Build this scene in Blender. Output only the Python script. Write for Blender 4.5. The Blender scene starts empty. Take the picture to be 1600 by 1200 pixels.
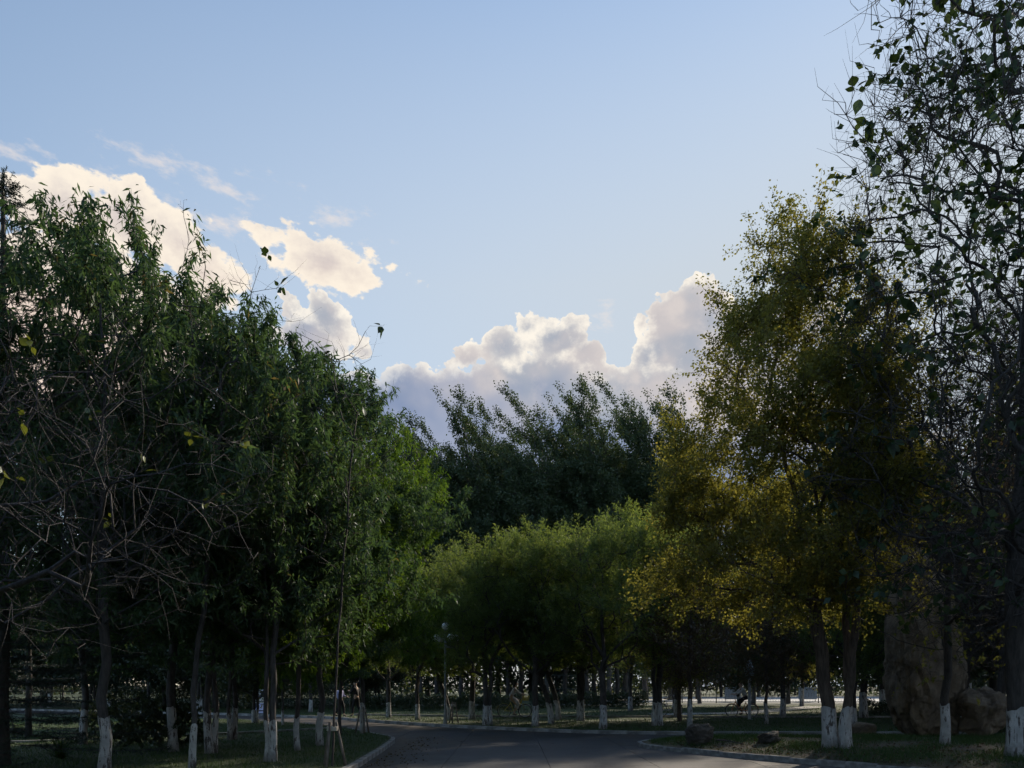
import bpy, math, random
import numpy as np
from mathutils import Vector, Matrix

R = math.radians
scene = bpy.context.scene
COL = scene.collection

# ------------------------------------------------------------------ camera
# eye height 1.6 m above the road, level camera with a rising front (verticals stay parallel in the photograph)
F_PX, HORIZON, CX, EYE = 1250.0, 1072.0, 800.0, 1.6
cam_data = bpy.data.cameras.new('camera')
cam_data.sensor_width = 36.0
cam_data.lens = 36.0 * F_PX / 1600.0
cam_data.shift_y = (HORIZON - 600.0) / 1600.0
cam_data.clip_start = 0.05
cam_data.clip_end = 6000
camera = bpy.data.objects.new('camera', cam_data)
camera.location = (0, 0, EYE)
camera.rotation_euler = (R(90), 0, 0)
COL.objects.link(camera)
scene.camera = camera

# ------------------------------------------------------------------ exposure
scene.view_settings.view_transform = 'Standard'
scene.view_settings.look = 'None'
scene.view_settings.gamma = 1.0
scene.view_settings.use_curve_mapping = False
EXPOSURE = 0.35
scene.view_settings.exposure = EXPOSURE
scene.render.engine = 'CYCLES'
cy = scene.cycles
cy.max_bounces = 5
cy.diffuse_bounces = 4
cy.glossy_bounces = 2
cy.transmission_bounces = 4
cy.transparent_max_bounces = 4
cy.caustics_reflective = False
cy.caustics_refractive = False
cy.use_adaptive_sampling = True
cy.adaptive_threshold = 0.03
cy.use_denoising = True
cy.denoiser = 'OPENIMAGEDENOISE'
cy.denoising_input_passes = 'RGB_ALBEDO_NORMAL'

# ------------------------------------------------------------------ sun and sky
SUN_AZ, SUN_EL = R(34), R(26)          # to the right of the view, behind the trees
SKY_STRENGTH = 0.13
sun_data = bpy.data.lights.new('sun', 'SUN')
sun_data.energy = 4.2
sun_data.angle = R(1.2)
sun_data.color = (1.0, 0.86, 0.68)
sun = bpy.data.objects.new('sun', sun_data)
sdir = Vector((math.sin(SUN_AZ) * math.cos(SUN_EL), math.cos(SUN_AZ) * math.cos(SUN_EL), math.sin(SUN_EL)))
sun.rotation_euler = sdir.to_track_quat('Z', 'Y').to_euler()
sun.location = sdir * 200
COL.objects.link(sun)


class NG:
    """Small helper that writes shader maths as calls."""
    def __init__(self, tree):
        self.t = tree

    def put(self, sock, v):
        if isinstance(v, bpy.types.NodeSocket):
            self.t.links.new(v, sock)
        elif isinstance(v, (tuple, list)) and sock.type == 'RGBA' and len(v) == 3:
            sock.default_value = (*v, 1.0)
        else:
            sock.default_value = v

    def m(self, op, *a, clamp=False):
        n = self.t.nodes.new('ShaderNodeMath')
        n.operation = op
        n.use_clamp = clamp
        for i, v in enumerate(a):
            self.put(n.inputs[i], v)
        return n.outputs[0]

    def v(self, op, *a):
        n = self.t.nodes.new('ShaderNodeVectorMath')
        n.operation = op
        for i, x in enumerate(a):
            self.put(n.inputs[i], x)
        return n.outputs['Value'] if op in ('LENGTH', 'DOT_PRODUCT', 'DISTANCE') else n.outputs[0]

    def xyz(self, x, y, z):
        n = self.t.nodes.new('ShaderNodeCombineXYZ')
        for i, q in enumerate((x, y, z)):
            self.put(n.inputs[i], q)
        return n.outputs[0]

    def sep(self, v):
        n = self.t.nodes.new('ShaderNodeSeparateXYZ')
        self.put(n.inputs[0], v)
        return n.outputs

    def noise(self, vec, scale, detail=4.0, rough=0.5, dist=0.0, typ='FBM', dim='3D'):
        n = self.t.nodes.new('ShaderNodeTexNoise')
        n.noise_dimensions = dim
        n.noise_type = typ
        if vec is not None:
            self.put(n.inputs['Vector'], vec)
        n.inputs['Scale'].default_value = scale
        n.inputs['Detail'].default_value = detail
        n.inputs['Roughness'].default_value = rough
        n.inputs['Distortion'].default_value = dist
        return n.outputs[0]

    def vor(self, vec, scale, feature='F1', out='Distance', rand=1.0, dim='3D'):
        n = self.t.nodes.new('ShaderNodeTexVoronoi')
        n.voronoi_dimensions = dim
        n.feature = feature
        if vec is not None:
            self.put(n.inputs['Vector'], vec)
        n.inputs['Scale'].default_value = scale
        n.inputs['Randomness'].default_value = rand
        return n.outputs[out]

    def mr(self, val, a, b, c=0.0, d=1.0, smooth=True):
        n = self.t.nodes.new('ShaderNodeMapRange')
        n.interpolation_type = 'SMOOTHSTEP' if smooth else 'LINEAR'
        for i, q in enumerate((val, a, b, c, d)):
            self.put(n.inputs[i], q)
        return n.outputs[0]

    def mix(self, fac, a, b, typ='MIX'):
        n = self.t.nodes.new('ShaderNodeMix')
        n.data_type = 'RGBA'
        n.blend_type = typ
        n.clamp_result = False
        self.put(n.inputs[0], fac)
        self.put(n.inputs[6], a)
        self.put(n.inputs[7], b)
        return n.outputs[2]

    def ramp(self, fac, stops):
        n = self.t.nodes.new('ShaderNodeValToRGB')
        e = n.color_ramp.elements
        while len(e) > 1:
            e.remove(e[-1])
        e[0].position, e[0].color = stops[0][0], (*stops[0][1], 1)
        for p, c in stops[1:]:
            q = e.new(p)
            q.color = (*c, 1)
        self.put(n.inputs[0], fac)
        return n.outputs[0]


def lin(r, g, b):
    f = lambda c: c / 12.92 if c <= 0.04045 else ((c + 0.055) / 1.055) ** 2.4
    return (f(r / 255), f(g / 255), f(b / 255))


world = bpy.data.worlds.new('World')
scene.world = world
world.use_nodes = True
wt = world.node_tree
wt.nodes.clear()
g = NG(wt)
sky = wt.nodes.new('ShaderNodeTexSky')
sky.sky_type = 'NISHITA'
sky.sun_disc = False
sky.sun_elevation = SUN_EL
sky.sun_rotation = SUN_AZ
sky.altitude = 0
sky.air_density = 1.3
sky.dust_density = 0.1
sky.ozone_density = 3.0
geo = wt.nodes.new('ShaderNodeTexCoord')
dx, dy, dz = g.sep(geo.outputs['Generated'])
az = g.m('ARCTAN2', dx, dy)
el = g.m('DIVIDE', dz, g.m('MAXIMUM', g.m('SQRT', g.m('ADD', g.m('MULTIPLY', dx, dx), g.m('MULTIPLY', dy, dy))), 0.001))

# cumulus clouds: union of ellipses in azimuth / height, broken up by noise.  x, y, rx, ry, thin
K = 100.0 / F_PX                                     # field unit: about 4.6 degrees


def cloud_field(A, E, blobs, join=0.05):
    base = g.xyz(A, E, 0.0)
    out = None
    for (px, py, rx, ry, soft) in blobs:
        a = math.atan((px - CX) / F_PX)
        c = math.cos(a)
        e = (HORIZON - py) / F_PX * c
        ra, re = rx / F_PX * c * c, ry / F_PX * c
        d = g.v('MULTIPLY', g.v('SUBTRACT', base, (a, e, 0.0)), (1 / ra, 1 / re, 0.0))
        h = min(rx, ry) / 100.0 * soft
        f = g.m('MULTIPLY_ADD', g.v('LENGTH', d), -h, h)
        out = f if out is None else g.m('SMOOTH_MAX', out, f, join)
    return out


WARM = [(95, 325, 100, 62, 1), (190, 335, 70, 66, 1), (262, 375, 55, 50, 1), (330, 430, 58, 48, 1), (130, 540, 240, 170, 1),
        (445, 378, 62, 24, .9), (500, 408, 88, 42, 1), (545, 425, 68, 38, 1), (585, 440, 32, 18, .9), (430, 408, 30, 22, .8)]
WISP = [(25, 240, 60, 16, .8), (290, 272, 105, 20, .55), (255, 300, 55, 22, .6), (412, 330, 26, 13, .7), (545, 342, 20, 12, .6),
        (350, 355, 50, 20, .55), (955, 520, 20, 12, .8), (940, 505, 12, 16, .6), (585, 388, 12, 5, .6)]
GREY = [(460, 482, 28, 28, 1), (505, 500, 42, 42, 1), (480, 530, 60, 45, 1), (528, 535, 22, 36, 1), (572, 545, 26, 22, 1),
        (640, 640, 100, 74, 1), (560, 650, 120, 80, 1), (760, 690, 260, 115, 1), (560, 720, 300, 140, 1), (1000, 740, 420, 170, 1),
        (735, 565, 38, 28, 1), (790, 540, 48, 36, 1), (828, 515, 34, 27, 1), (880, 535, 58, 46, 1), (893, 510, 34, 24, 1),
        (918, 555, 36, 40, 1), (850, 610, 140, 66, 1), (950, 612, 60, 36, 1),
        (1004, 505, 24, 30, 1), (1012, 560, 34, 60, 1), (1082, 486, 48, 58, 1), (1060, 530, 66, 82, 1), (1095, 500, 52, 66, 1), (1118, 476, 34, 42, 1),
        (1130, 570, 100, 100, 1), (1070, 625, 110, 60, 1), (1230, 570, 120, 110, 1)]
# outside the frame the bank goes on as loose cumulus along the horizon
cpos = g.xyz(g.m('COSINE', az), g.m('SINE', az), g.m('MULTIPLY', el, 1.0))
ring_n = g.noise(cpos, 3.2, 2.0, 0.5)
away = g.mr(g.m('ABSOLUTE', az), 0.62, 0.95)
ring = g.m('MULTIPLY', g.m('SUBTRACT', g.m('MULTIPLY', ring_n, 3.6), g.m('MULTIPLY_ADD', el, 3.4, 1.35)), away)
ring = g.m('SUBTRACT', ring, g.m('MULTIPLY', g.m('SUBTRACT', 1.0, away), 3.0))

uv = g.xyz(az, el, 0.0)
wob = g.noise(uv, 13.0, 2.0, 0.5, dim='2D')
wob2 = g.noise(g.v('ADD', uv, (3.3, 7.1, 0.0)), 13.0, 2.0, 0.5, dim='2D')
A = g.m('ADD', az, g.m('MULTIPLY_ADD', wob, 0.022, -0.011))
E = g.m('ADD', el, g.m('MULTIPLY_ADD', wob2, 0.022, -0.011))
puff = g.noise(uv, 22.0, 8.0, 0.62, dim='2D')
cell = g.vor(g.xyz(A, E, 0.3), 30.0, 'SMOOTH_F1', dim='2D')
cell3 = g.vor(g.xyz(A, E, 1.7), 165.0, 'F1', dim='2D')
cell2 = g.vor(g.xyz(A, E, 1.7), 72.0, 'SMOOTH_F1', dim='2D')
billow = g.m('ADD', g.m('MULTIPLY', g.m('SUBTRACT', 0.42, cell), 0.34), g.m('MULTIPLY', g.m('MULTIPLY_ADD', cell3, -0.35, g.m('SUBTRACT', 0.54, cell2)), 0.17))
rough = g.m('ADD', billow, g.m('MULTIPLY', g.m('SUBTRACT', puff, 0.5), 0.55))
f_warm = cloud_field(A, E, WARM)
f_grey = g.m('MAXIMUM', cloud_field(A, E, GREY, 0.16), ring)
f_wisp = cloud_field(A, E, WISP)
streak = g.noise(g.xyz(g.m('MULTIPLY_ADD', az, 0.55, g.m('MULTIPLY', el, 0.2)), el, 0.0), 34.0, 5.0, 0.62, dim='2D')
wispf = g.m('ADD', f_wisp, g.m('MULTIPLY', g.m('SUBTRACT', streak, 0.5), 1.1))
warm = g.m('ADD', f_warm, g.m('ADD', g.m('MULTIPLY', rough, 0.85), g.m('MULTIPLY', g.m('SUBTRACT', streak, 0.5), 0.60)))
grey = g.m('ADD', g.m('SUBTRACT', f_grey, 0.06), g.m('MULTIPLY', rough, 0.72))
a_wisp = g.m('MULTIPLY', g.mr(wispf, -0.02, 0.32), 0.62)
a_warm = g.mr(warm, -0.02, 0.10)
a_grey = g.mr(grey, -0.003, 0.026)

CS = 1.0 / (SKY_STRENGTH * 2 ** EXPOSURE)             # a cloud's brightness as it shows, back to radiance
col = lambda r, gg, b: tuple(c * CS for c in lin(r, gg, b))
soft = g.noise(g.v('ADD', uv, (1.9, 4.4, 0.0)), 9.0, 3.0, 0.55, dim='2D')
shade = g.m('MULTIPLY_ADD', soft, 0.30, -0.15)
t_grey = g.mr(g.m('ADD', g.m('ADD', f_grey, shade), g.m('MULTIPLY', g.m('SUBTRACT', puff, 0.5), 0.85)), -0.02, 0.30)
body_hi = g.mix(g.mr(soft, 0.36, 0.64), col(172, 178, 190), col(203, 197, 198))
body_hi = g.mix(g.mr(puff, 0.45, 0.75, 0.0, 0.55), body_hi, col(228, 218, 212))
low = g.mr(g.m('ADD', g.m('ADD', el, g.m('MULTIPLY_ADD', wob2, 0.10, -0.05)), g.m('MULTIPLY', az, 0.2)), 0.315, 0.395)
body = g.mix(low, g.mix(g.mr(soft, 0.35, 0.7), col(134, 150, 182), col(158, 168, 192)), body_hi)
edge = g.mix(low, col(188, 196, 210), col(255, 247, 234))
c_grey = g.mix(t_grey, edge, body)
t_warm = g.mr(g.m('ADD', g.m('ADD', g.m('MULTIPLY', warm, 0.7), g.m('MULTIPLY', shade, 3.0)), g.m('MULTIPLY', g.m('SUBTRACT', puff, 0.5), 0.5)), -0.05, 0.65)
c_warm = g.mix(t_warm, col(255, 243, 226), g.mix(g.mr(el, 0.40, 0.58), col(232, 212, 198), col(208, 200, 200)))
c_wisp = col(242, 230, 222)
toward = g.m('COSINE', g.m('SUBTRACT', az, SUN_AZ))
veil = g.m('MULTIPLY', g.mr(el, 0.9, 0.5, 0.30, 0.95, False), g.mr(toward, 0.2, 1.0, 0.15, 1.12, False), clamp=True)
skyc = g.mix(veil, sky.outputs[0], col(204, 214, 224))   # summer haze: thicker towards the horizon and the sun
c = g.mix(a_wisp, skyc, c_wisp)
c = g.mix(a_warm, c, c_warm)
c = g.mix(a_grey, c, c_grey)
bg = wt.nodes.new('ShaderNodeBackground')
g.put(bg.inputs[0], c)
bg.inputs[1].default_value = SKY_STRENGTH
wo = wt.nodes.new('ShaderNodeOutputWorld')
wt.links.new(bg.outputs[0], wo.inputs[0])
world.cycles.sampling_method = 'MANUAL'
world.cycles.sample_map_resolution = 256

# ================================================================== helpers
rng = np.random.default_rng(11)
random.seed(5)


def tag(o, label=None, cat=None, group=None, kind=None):
    if label: o['label'] = label
    if cat: o['category'] = cat
    if group: o['group'] = group
    if kind: o['kind'] = kind
    return o


def link(name, data, parent=None, loc=None, rz=None, scale=None):
    o = bpy.data.objects.new(name, data)
    COL.objects.link(o)
    if parent is not None: o.parent = parent
    if loc is not None: o.location = loc
    if rz is not None: o.rotation_euler = (0, 0, rz)
    if scale is not None: o.scale = (scale,) * 3 if isinstance(scale, (int, float)) else scale
    return o


def empty(name, loc=(0, 0, 0), rz=0.0, scale=1.0):
    o = link(name, None, None, loc, rz, scale)
    o.empty_display_size = 0.2
    return o


def mesh_np(name, V, Fc, mat=None, smooth=False, tint=None):
    """V (n,3) float, Fc (m,k) int: one mesh from arrays."""
    V = np.ascontiguousarray(V, dtype=np.float32)
    Fc = np.ascontiguousarray(Fc, dtype=np.int32)
    me = bpy.data.meshes.new(name)
    m, k = Fc.shape
    me.vertices.add(len(V)); me.vertices.foreach_set('co', V.ravel())
    me.loops.add(m * k); me.loops.foreach_set('vertex_index', Fc.ravel())
    me.polygons.add(m); me.polygons.foreach_set('loop_start', np.arange(0, m * k, k, dtype=np.int32))
    if smooth:
        me.polygons.foreach_set('use_smooth', np.ones(m, dtype=bool))
    if tint is not None:
        at = me.attributes.new('tint', 'FLOAT', 'POINT')
        at.data.foreach_set('value', np.ascontiguousarray(tint, dtype=np.float32))
    me.update(calc_edges=True)
    if mat: me.materials.append(mat)
    return me


class MB:
    """Collects simple solids; build() links them as one mesh object."""
    def __init__(self):
        self.v, self.f = [], []

    def add(self, v, f):
        o = len(self.v)
        self.v += [tuple(p) for p in v]
        self.f += [tuple(i + o for i in q) for q in f]
        return self

    def box(self, c, s, bev=0.0, rot=None):
        hx, hy, hz = s[0] / 2, s[1] / 2, s[2] / 2
        if bev <= 0:
            v = [(x, y, z) for x in (-hx, hx) for y in (-hy, hy) for z in (-hz, hz)]
            f = [(0, 1, 3, 2), (4, 6, 7, 5), (0, 4, 5, 1), (2, 3, 7, 6), (0, 2, 6, 4), (1, 5, 7, 3)]
        else:
            b = bev
            v, f = [], []
            for z, i in ((-hz, 0), (hz - b, 0), (hz, b)):
                v += [(-hx + i, -hy + i, z), (hx - i, -hy + i, z), (hx - i, hy - i, z), (-hx + i, hy - i, z)]
            for k in (0, 4):
                for q in range(4):
                    r = (q + 1) % 4
                    f.append((k + q, k + r, k + 4 + r, k + 4 + q))
            f += [(3, 2, 1, 0), (8, 9, 10, 11)]
        M = rot if rot is not None else Matrix.Identity(3)
        return self.add([M @ Vector(p) + Vector(c) for p in v], f)

    def tube(self, pts, r, k=8, caps=True):
        P = [Vector(p) for p in pts]
        rs = r if isinstance(r, (list, tuple)) else [r] * len(P)
        v, f = [], []
        up = None
        for i, p in enumerate(P):
            t = (P[min(i + 1, len(P) - 1)] - P[max(i - 1, 0)]).normalized()
            if up is None:
                up = t.orthogonal().normalized()
            a = (up - t * up.dot(t)).normalized()
            up = a
            b = t.cross(a)
            for q in range(k):
                an = 2 * math.pi * q / k
                v.append(p + (a * math.cos(an) + b * math.sin(an)) * rs[i])
        for i in range(len(P) - 1):
            for q in range(k):
                r2 = (q + 1) % k
                f.append((i * k + q, i * k + r2, (i + 1) * k + r2, (i + 1) * k + q))
        if caps:
            f.append(tuple(range(k))[::-1])
            n = (len(P) - 1) * k
            f.append(tuple(n + q for q in range(k)))
        return self.add(v, f)

    def lathe(self, prof, c=(0, 0, 0), k=12, axis='z'):
        v, f = [], []
        for (r, z) in prof:
            for q in range(k):
                an = 2 * math.pi * q / k
                p = (r * math.cos(an), r * math.sin(an), z)
                if axis == 'y': p = (p[0], p[2], p[1])
                v.append((p[0] + c[0], p[1] + c[1], p[2] + c[2]))
        for i in range(len(prof) - 1):
            for q in range(k):
                r2 = (q + 1) % k
                f.append((i * k + q, i * k + r2, (i + 1) * k + r2, (i + 1) * k + q))
        f.append(tuple(range(k))[::-1])
        n = (len(prof) - 1) * k
        f.append(tuple(n + q for q in range(k)))
        return self.add(v, f)

    def torus(self, c, R_, r, axis='y', n=24, k=8):
        v, f = [], []
        for i in range(n):
            a = 2 * math.pi * i / n
            for q in range(k):
                b = 2 * math.pi * q / k
                rr = R_ + r * math.cos(b)
                p = (rr * math.cos(a), r * math.sin(b), rr * math.sin(a)) if axis == 'y' else (rr * math.cos(a), rr * math.sin(a), r * math.sin(b))
                v.append((p[0] + c[0], p[1] + c[1], p[2] + c[2]))
        for i in range(n):
            for q in range(k):
                i2, q2 = (i + 1) % n, (q + 1) % k
                f.append((i * k + q, i2 * k + q, i2 * k + q2, i * k + q2))
        return self.add(v, f)

    def mesh(self, name, mat, smooth=False):
        me = bpy.data.meshes.new(name)
        me.from_pydata(self.v, [], self.f)
        if smooth:
            for p in me.polygons: p.use_smooth = True
        me.update()
        me.materials.append(mat)
        return me

    def build(self, name, mat, parent=None, smooth=False, loc=None, rz=None):
        return link(name, self.mesh(name, mat, smooth), parent, loc, rz)


def at(px, py, z0=0.12):
    """Point of the ground (height z0) that shows at a pixel of the photograph."""
    d = (EYE - z0) * F_PX / (py - HORIZON)
    return Vector(((px - CX) / F_PX * d, d, z0))


# ================================================================== materials
def new_mat(name):
    m = bpy.data.materials.new(name)
    m.use_nodes = True
    t = m.node_tree
    b = t.nodes['Principled BSDF']
    return m, NG(t), b


def obj_co(g_):
    n = g_.t.nodes.new('ShaderNodeTexCoord')
    return n.outputs['Object']


def world_co(g_):
    n = g_.t.nodes.new('ShaderNodeNewGeometry')
    return n.outputs['Position']


def bump(g_, b, h, strength=0.4, dist=0.02):
    n = g_.t.nodes.new('ShaderNodeBump')
    n.inputs['Strength'].default_value = strength
    n.inputs['Distance'].default_value = dist
    g_.put(n.inputs['Height'], h)
    g_.t.links.new(n.outputs[0], b.inputs['Normal'])


def plain(name, col_, rough=0.6, metal=0.0, var=0.15, scale=6.0):
    m, g_, b = new_mat(name)
    n = g_.noise(obj_co(g_), scale, 4.0, 0.6)
    c0 = tuple(x * (1 - var) for x in col_)
    c1 = tuple(min(1, x * (1 + var)) for x in col_)
    g_.put(b.inputs['Base Color'], g_.mix(g_.mr(n, 0.3, 0.7), c0, c1))
    b.inputs['Roughness'].default_value = rough
    b.inputs['Metallic'].default_value = metal
    return m


def leaf_mat(name, stops, trans=0.4, gloss=0.06, rough=0.45, through=(1.35, 1.25, 0.6)):
    m = bpy.data.materials.new(name)
    m.use_nodes = True
    t = m.node_tree
    t.nodes.clear()
    g_ = NG(t)
    a = t.nodes.new('ShaderNodeAttribute')
    a.attribute_name = 'tint'
    oi = t.nodes.new('ShaderNodeObjectInfo')
    fac = g_.m('MULTIPLY_ADD', g_.m('SUBTRACT', oi.outputs['Random'], 0.5), 0.16, a.outputs['Fac'], clamp=True)
    c_ = g_.ramp(fac, stops)
    d = t.nodes.new('ShaderNodeBsdfDiffuse')
    tr = t.nodes.new('ShaderNodeBsdfTranslucent')
    gl = t.nodes.new('ShaderNodeBsdfGlossy')
    gl.inputs['Roughness'].default_value = rough
    gl.inputs['Color'].default_value = (0.8, 0.85, 0.9, 1)
    g_.put(d.inputs[0], c_)
    g_.put(tr.inputs[0], g_.mix(1.0, c_, through, 'MULTIPLY'))
    m1 = t.nodes.new('ShaderNodeMixShader')
    m1.inputs[0].default_value = trans
    t.links.new(d.outputs[0], m1.inputs[1]); t.links.new(tr.outputs[0], m1.inputs[2])
    m2 = t.nodes.new('ShaderNodeMixShader')
    m2.inputs[0].default_value = gloss
    t.links.new(m1.outputs[0], m2.inputs[1]); t.links.new(gl.outputs[0], m2.inputs[2])
    o = t.nodes.new('ShaderNodeOutputMaterial')
    t.links.new(m2.outputs[0], o.inputs[0])
    return m


def bark_mat(name, c0, c1, scale=9.0):
    m, g_, b = new_mat(name)
    p = g_.v('MULTIPLY', obj_co(g_), (1.0, 1.0, 0.16))
    n = g_.noise(p, scale * 2.2, 6.0, 0.65)
    n2 = g_.noise(obj_co(g_), 1.7, 3.0, 0.6)
    f = g_.m('ADD', g_.m('MULTIPLY', n, 0.75), g_.m('MULTIPLY', n2, 0.35))
    g_.put(b.inputs['Base Color'], g_.mix(g_.mr(f, 0.38, 0.72), c0, c1))
    b.inputs['Roughness'].default_value = 0.85
    bump(g_, b, n, 0.9, 0.03)
    return m


def wash_mat(name, bark0, bark1):
    m, g_, b = new_mat(name)
    p = g_.v('MULTIPLY', obj_co(g_), (1.0, 1.0, 0.22))
    n = g_.noise(p, 17.0, 6.0, 0.7)
    n2 = g_.noise(obj_co(g_), 3.0, 4.0, 0.6)
    oi = g_.t.nodes.new('ShaderNodeObjectInfo')
    wear = g_.m('ADD', g_.m('ADD', n, g_.m('MULTIPLY', n2, 0.55)), g_.m('MULTIPLY', oi.outputs['Random'], 0.06))
    white = g_.mix(g_.mr(n2, 0.3, 0.7), (0.36, 0.36, 0.355), (0.60, 0.595, 0.585))
    zz = g_.sep(obj_co(g_))[2]
    mud = g_.m('MULTIPLY', g_.mr(g_.m('ADD', zz, g_.m('MULTIPLY', n2, 0.5)), 0.55, 0.20), 0.65)
    white = g_.mix(mud, white, (0.085, 0.070, 0.052))
    g_.put(b.inputs['Base Color'], g_.mix(g_.mr(wear, 0.80, 0.90), white, g_.mix(n2, bark0, bark1)))
    b.inputs['Roughness'].default_value = 0.9
    bump(g_, b, n, 0.8, 0.025)
    return m


M = {}
M['bark_grey'] = bark_mat('grey_bark', (0.034, 0.031, 0.031), (0.105, 0.096, 0.094))
M['bark_dark'] = bark_mat('dark_bark', (0.030, 0.026, 0.024), (0.085, 0.075, 0.068))
M['bark_pale'] = bark_mat('pale_bark', (0.028, 0.026, 0.028), (0.082, 0.078, 0.081))
M['bark_brown'] = bark_mat('brown_bark', (0.045, 0.034, 0.026), (0.130, 0.100, 0.078))
M['wash'] = wash_mat('whitewash_paint', (0.05, 0.045, 0.04), (0.12, 0.10, 0.09))
M['lance'] = leaf_mat('long_leaf', [(0.0, (0.044, 0.074, 0.038)), (0.5, (0.072, 0.116, 0.054)), (0.88, (0.100, 0.145, 0.062)), (0.96, (0.115, 0.13, 0.045)), (1.0, (0.16, 0.11, 0.05))], 0.40, 0.02, through=(1.1, 1.25, 0.75))
M['fresh'] = leaf_mat('fresh_leaf', [(0.0, (0.050, 0.088, 0.014)), (0.5, (0.090, 0.145, 0.022)), (1.0, (0.170, 0.215, 0.040))], 0.50, 0.02, through=(1.15, 1.3, 0.65))
M['elm'] = leaf_mat('elm_leaf', [(0.0, (0.110, 0.122, 0.034)), (0.35, (0.165, 0.165, 0.042)), (0.7, (0.225, 0.205, 0.052)), (1.0, (0.30, 0.255, 0.07))], 0.55, 0.02, through=(1.25, 1.25, 0.75))
M['willow'] = leaf_mat('willow_leaf', [(0.0, (0.085, 0.130, 0.048)), (0.5, (0.135, 0.190, 0.068)), (1.0, (0.200, 0.250, 0.090))], 0.55, 0.02)
M['poplar'] = leaf_mat('poplar_leaf', [(0.0, (0.036, 0.060, 0.030)), (0.6, (0.062, 0.096, 0.046)), (0.9, (0.09, 0.125, 0.06)), (1.0, (0.12, 0.15, 0.09))], 0.30, 0.03)
M['big'] = leaf_mat('broad_leaf', [(0.0, (0.022, 0.042, 0.020)), (0.6, (0.040, 0.070, 0.030)), (1.0, (0.070, 0.100, 0.035))], 0.30, 0.03)
M['bigyellow'] = leaf_mat('yellowing_leaf', [(0.0, (0.070, 0.100, 0.030)), (0.6, (0.150, 0.180, 0.035)), (1.0, (0.32, 0.30, 0.05))], 0.38, 0.08)
M['needle'] = leaf_mat('spruce_needle', [(0.0, (0.012, 0.024, 0.014)), (0.7, (0.026, 0.046, 0.026)), (1.0, (0.045, 0.070, 0.035))], 0.10, 0.05)
M['shade_leaf'] = leaf_mat('dark_leaf', [(0.0, (0.022, 0.036, 0.014)), (0.6, (0.045, 0.066, 0.022)), (1.0, (0.095, 0.105, 0.030))], 0.35)
M['rust'] = leaf_mat('rust_leaf', [(0.0, (0.060, 0.040, 0.020)), (0.5, (0.110, 0.070, 0.030)), (1.0, (0.170, 0.130, 0.040))], 0.40)
M['blade'] = leaf_mat('grass_blade', [(0.0, (0.030, 0.062, 0.014)), (0.6, (0.050, 0.098, 0.022)), (0.90, (0.08, 0.12, 0.035)), (1.0, (0.15, 0.13, 0.06))], 0.25, 0.03)
M['litter'] = leaf_mat('fallen_leaf', [(0.0, (0.050, 0.034, 0.020)), (0.6, (0.110, 0.080, 0.045)), (1.0, (0.21, 0.17, 0.09))], 0.15, 0.03)

# soil and turf
m, g_, b = new_mat('turf')
p = world_co(g_)
n = g_.noise(p, 0.6, 5.0, 0.6); n2 = g_.noise(p, 9.0, 5.0, 0.7)
cc = g_.mix(g_.mr(g_.m('ADD', n, g_.m('MULTIPLY', n2, 0.5)), 0.55, 0.95), (0.026, 0.050, 0.015), (0.050, 0.066, 0.026))
g_.put(b.inputs['Base Color'], cc); b.inputs['Roughness'].default_value = 0.95
bump(g_, b, n2, 0.8, 0.03); M['turf'] = m

m, g_, b = new_mat('island_soil')
p = world_co(g_)
n = g_.noise(p, 1.1, 5.0, 0.65); n2 = g_.noise(p, 14.0, 5.0, 0.7)
cc = g_.mix(g_.mr(g_.m('ADD', n, g_.m('MULTIPLY', n2, 0.35)), 0.55, 0.8), (0.090, 0.070, 0.048), (0.040, 0.050, 0.020))
g_.put(b.inputs['Base Color'], cc); b.inputs['Roughness'].default_value = 0.95
bump(g_, b, n2, 0.9, 0.03); M['soil'] = m

m, g_, b = new_mat('earth')
n = g_.noise(world_co(g_), 0.25, 6.0, 0.6)
g_.put(b.inputs['Base Color'], g_.mix(n, (0.030, 0.034, 0.018), (0.060, 0.056, 0.034))); b.inputs['Roughness'].default_value = 1.0
M['earth'] = m


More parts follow.
